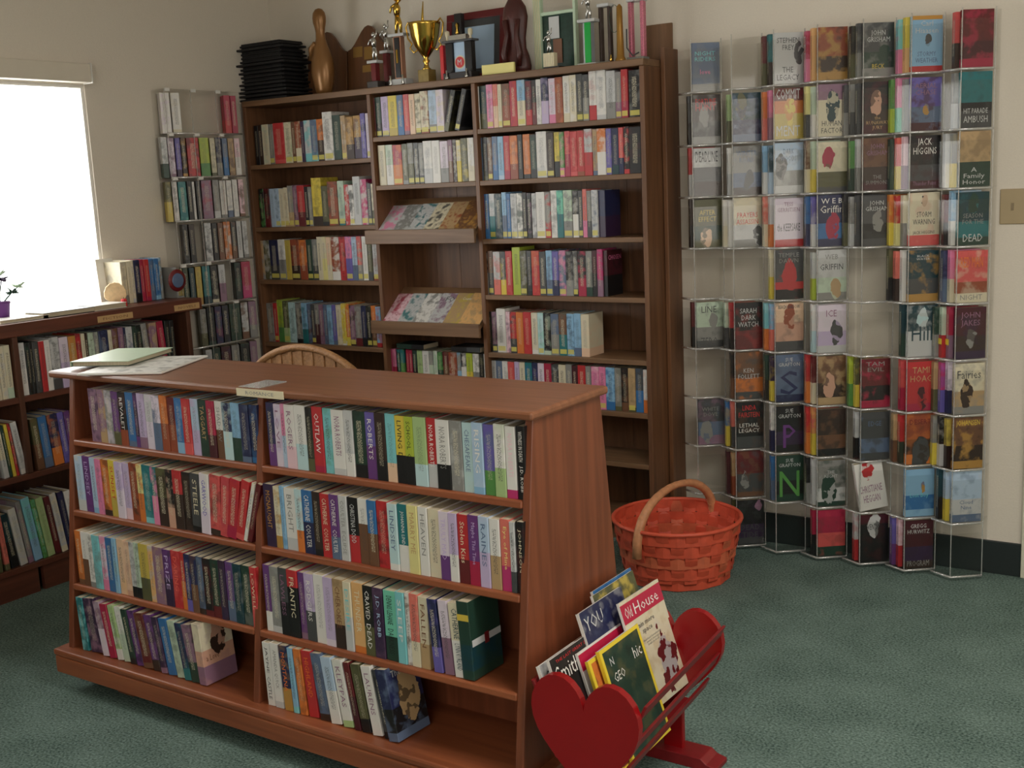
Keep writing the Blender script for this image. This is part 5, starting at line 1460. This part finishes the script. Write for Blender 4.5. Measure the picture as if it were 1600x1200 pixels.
def brad(z):
    return .185 + .045 * (z / HB_) - .02 * max(0, 1 - z / .03)


for k_ in range(NS):
    a0 = 2 * math.pi * k_ / NS
    mb = MB()
    hwid = .0218
    zs_ = [0.004, .03, .075, .12, .165, .215]
    for j in range(len(zs_) - 1):
        vs = []
        for z in (zs_[j], zs_[j + 1]):
            jj = j if z == zs_[j] else j + 1
            off_ = .0032 * (1 if (jj + k_) % 2 else -1)
            r0 = brad(z) + off_
            t = Vector((-math.sin(a0), math.cos(a0), 0))
            e = Vector((math.cos(a0), math.sin(a0), 0))
            vs.append([e * (r0 - .0008) - t * hwid + Vector((0, 0, z)), e * (r0 + .0012) - t * hwid + Vector((0, 0, z)), e * (r0 + .0012) + t * hwid + Vector((0, 0, z)), e * (r0 - .0008) + t * hwid + Vector((0, 0, z))])
        mb.hexa(vs[0] + vs[1])
    mb.build('stave', BK1 if k_ % 9 else BK2, o)
for j, z in enumerate([.024, .066, .109, .152, .195]):
    mb = MB()
    n0 = 0
    m_ = NS * 2
    for i in range(m_):
        a0 = 2 * math.pi * i / m_
        ph = math.cos(math.pi * (i / 2)) if i % 2 == 0 else 0
        sgn = (1 if ((i // 2) + j) % 2 else -1)
        rr = brad(z) + (.003 * sgn if i % 2 == 0 else 0)
        for (dr, dz) in ((-.001, -.0212), (.0012, -.0212), (.0012, .0212), (-.001, .0212)):
            mb.v.append(((rr + dr) * math.cos(a0), (rr + dr) * math.sin(a0), z + dz))
    for i in range(m_):
        k2 = (i + 1) % m_
        for q in range(4):
            q2 = (q + 1) % 4
            mb.f.append((i * 4 + q, k2 * 4 + q, k2 * 4 + q2, i * 4 + q2))
            mb.m.append(0)
    mb.build('woven_band', BK1 if j != 2 else BK2, o)
ring = [(math.cos(R(10 * i)) * (brad(.218) + .001), math.sin(R(10 * i)) * (brad(.218) + .001), .218) for i in range(36)]
MB().tube(ring, .0075, 8, close=True).build('rim', BK1, o, smooth=True)
MB().lathe([(.175, .001), (.182, .004), (.17, .006)], 32).build('basket_bottom', BK2, o)
hp = []
ha = R(-100)
for i in range(19):
    t = i / 18
    g = math.pi * t
    rr = .239 * math.cos(g)
    hp.append((math.cos(ha) * rr, math.sin(ha) * rr, .125 + .21 * math.sin(g) ** .75))
MB().tube(hp, [.0125 + .005 * abs(math.cos(math.pi * i / 18)) for i in range(19)], 8).build('handle', BKH, o, smooth=True)
for t in (1, 2, 3, 15, 16, 17):
    p = Vector(hp[t])
    q = Vector(hp[t + 1]) if t < 18 else p
    MB().tube([tuple(p), tuple(p + (q - p) * .35)], .0165, 8).build('handle_binding', BKH, o, smooth=True)

# ------------------------------------------------------------------ heart magazine rack
RED = plain('glossy_red_paint', (142, 12, 18), .3, noise=.08, nscale=12)
RED2 = plain('worn_red_paint', (124, 24, 28), .4, noise=.3, nscale=40)
HX, HY0, HY1 = 2.347, -2.19, -1.70
hr = empty('heart_magazine_rack', (HX, 0, 0), 0, 'red wooden magazine rack with heart-shaped ends beside the counter', 'magazine rack')


def heart(w, z0, z1):
    pts = []
    for i in range(48):
        t = 2 * math.pi * i / 48
        x = 16 * math.sin(t) ** 3
        z = 13 * math.cos(t) - 5 * math.cos(2 * t) - 2 * math.cos(3 * t) - math.cos(4 * t)
        pts.append((x / 32 * w, z0 + (z + 17) / 29 * (z1 - z0)))
    return pts


ang = R(-6)
for k_, (y, dx) in enumerate(((HY0, 0), (HY1, -.03))):
    hp_ = [(x + dx, z) for x, z in heart(.26, .115, .405 if k_ == 0 else .395)]
    mb = MB()
    n = len(hp_)
    # fan faces: the heart outline is concave at the notch
    cx_, cz_ = dx, .28
    for yy in (y - .009, y + .009):
        mb.v += [(x, yy, z) for x, z in hp_] + [(cx_, yy, cz_)]
    for i in range(n):
        j = (i + 1) % n
        mb.f += [(i, n, j), (n + 1 + i, n + 1 + j, 2 * n + 1), (i, j, n + 1 + j, n + 1 + i)]
        mb.m += [0, 0, 0]
    h_ = mb.build('heart_end', RED, hr)
    yl = y + (.012 if k_ == 0 else -.012)
    bx('leg', dx - .026, dx + .026, yl - .008, yl + .008, .02, .2, RED, hr, .002)
    mb = MB()
    mb.prism([(dx - .125, 0), (dx + .125, 0), (dx + .125, .012), (dx + .10, .018), (dx + .085, .03), (dx - .085, .03), (dx - .10, .018), (dx - .125, .012)], yl - .035, yl + .035)
    mb.build('foot', RED2, hr, bevel=.002)
for sx in (-1, 1):
    for (ww, zc, hh) in ((.130, .355, .030), (.116, .285, .028), (.088, .215, .026)):
        y0_, y1_ = HY0 + .009, HY1 - .009
        xa_ = sx * ww
        vs = []
        for z in (zc - hh / 2, zc + hh / 2):
            kx = sx * (z - zc) * .45
            for (yy, dx) in ((y0_, 0), (y1_, -.03)):
                pass
            vs += [(xa_ + kx - .004, y0_, z), (xa_ + kx + .004, y0_, z), (xa_ + kx + .004 - .03, y1_, z), (xa_ + kx - .004 - .03, y1_, z)]
        MB().hexa(vs).build('side_slat', RED2, hr, bevel=.0015)
bx('bottom_slat', -.04, .02, HY0 + .009, HY1 - .009, .155, .163, RED2, hr)


# magazines: cover faces +X, spine toward the camera (-Y)
def magazine(x, y, z, tilt, pitch, w, h, cols, label, band=None, texts=(), border=None, th=.006, pic=.4, yaw=0, t1=-1, t2=-1, fig=None):
    o = empty('magazine', (x, y, z), 0, label, 'magazine', 'magazines in the heart rack')
    o.rotation_euler = (Matrix.Rotation(R(yaw), 4, 'Z') @ Matrix.Rotation(R(tilt), 4, 'Y') @ Matrix.Rotation(R(pitch), 4, 'X')).to_euler()
    MB().box(-th / 2, th / 2, .001, w - .001, .001, h - .001).build('page_block', pm('white', .5), o)
    q = MB().box(th / 2 + .0001, th / 2 + .0007, 0, w, 0, h).build('front_cover', COVER, o)
    set_print(q, cols, pic=pic, let=0, t1=t1, t2=t2, fig=fig)
    s = MB().box(-th / 2, th / 2 + .0007, -.0008, 0, 0, h).build('spine', pm(border or 'white', .4), o)
    f = th / 2 + .0008
    if border:
        mb = MB()
        g = .009
        for a, b_, c_, d_ in ((0, w, h - g, h), (0, w, 0, g), (0, g, g, h - g), (w - g, w, g, h - g)):
            mb.box(f, f + .0005, a, b_, c_, d_)
        mb.build('cover_border', pm(border, .35), o)
    if band:
        MB().box(f, f + .0004, 0, w, h * band[1], h * band[2]).build('cover_band', pm(band[0], .35), o)
    for (s_, c_, yc, zc, ww, hh) in texts:
        lettering(o, s_, ww * w, hh * h, c_, Matrix.Translation((f + .0009, yc * w, zc * h)) @ Matrix.Rotation(R(90), 4, 'Z'))
    return o


# positions found from the corners seen in the photograph
def corner(px, py, x):
    return hit(px, py, 0, x)


def mag(x, y, z, w, h, *a, tilt=-18, pitch=0, **k):
    return magazine(x, y, z, tilt, pitch, w, h, *a, **k)


mag(2.352, -1.905, .205, .20, .265, ['cream', 'pgrey', 'tan'], 'home magazine with red title band reading House, largest at right', pitch=-1,
    band=('crimson', .80, .97), texts=[('House', 'white', .58, .885, .6, .10), ('Old', 'white', .14, .885, .16, .10), ('gain more\nspace', 'dgrey', .44, .69, .44, .12), ('finished basements\nsmart storage\nbuilt in beds', 'grey', .50, .56, .44, .07)],
    pic=.35, fig=(.70, .30, .2, 'dred'))
mag(2.376, -2.045, .150, .185, .262, ['dgreen', 'black', 'olive'], 'yellow bordered magazine with a dark green forest cover', border='yellow',
    texts=[('N', 'pgrey', .2, .86, .08, .07), ('GEO', 'white', .28, .72, .26, .08), ('hic', 'white', .80, .80, .2, .10)], pic=.6, th=.008)
mag(2.364, -2.075, .140, .18, .258, ['orange', 'rust', 'brown'], 'yellow bordered magazine with orange cover behind the green one', border='yellow', pic=.6, th=.007)
mag(2.340, -2.075, .150, .20, .262, ['white', 'pgrey', 'cream'], 'white magazine with red title band behind the yellow bordered ones', band=('crimson', .84, .98), pic=.2, th=.006)
mag(2.326, -2.168, .160, .205, .268, ['black', 'dgrey', 'dred'], 'black magazine titled Smith in white letters, near the front heart',
    texts=[('Smith', 'white', .27, .86, .46, .13), ('THE LAST GREAT SHOW', 'red', .5, .96, .8, .025)], pic=.15, th=.007)
mag(2.300, -2.172, .150, .20, .262, ['pgrey', 'slate', 'dgrey'], 'grey and white magazine with bold letters behind the black one',
    texts=[('G', 'dgrey', .1, .88, .1, .1)], pic=.5, th=.008)
mag(2.314, -2.02, .215, .20, .265, ['navy', 'slate', 'pgrey'], 'navy magazine with pale letters behind the House magazine', texts=[('YOU', 'pgrey', .25, .88, .4, .12)], pic=.3, th=.008)
mag(2.300, -1.93, .225, .20, .265, ['olive', 'dgreen', 'mustard'], 'olive green magazine standing behind the navy one', pic=.8, th=.006)
mag(2.286, -1.905, .225, .19, .265, ['blue', 'lblue', 'navy'], 'blue topped magazine at the back of the heart rack', pic=.3, th=.006)
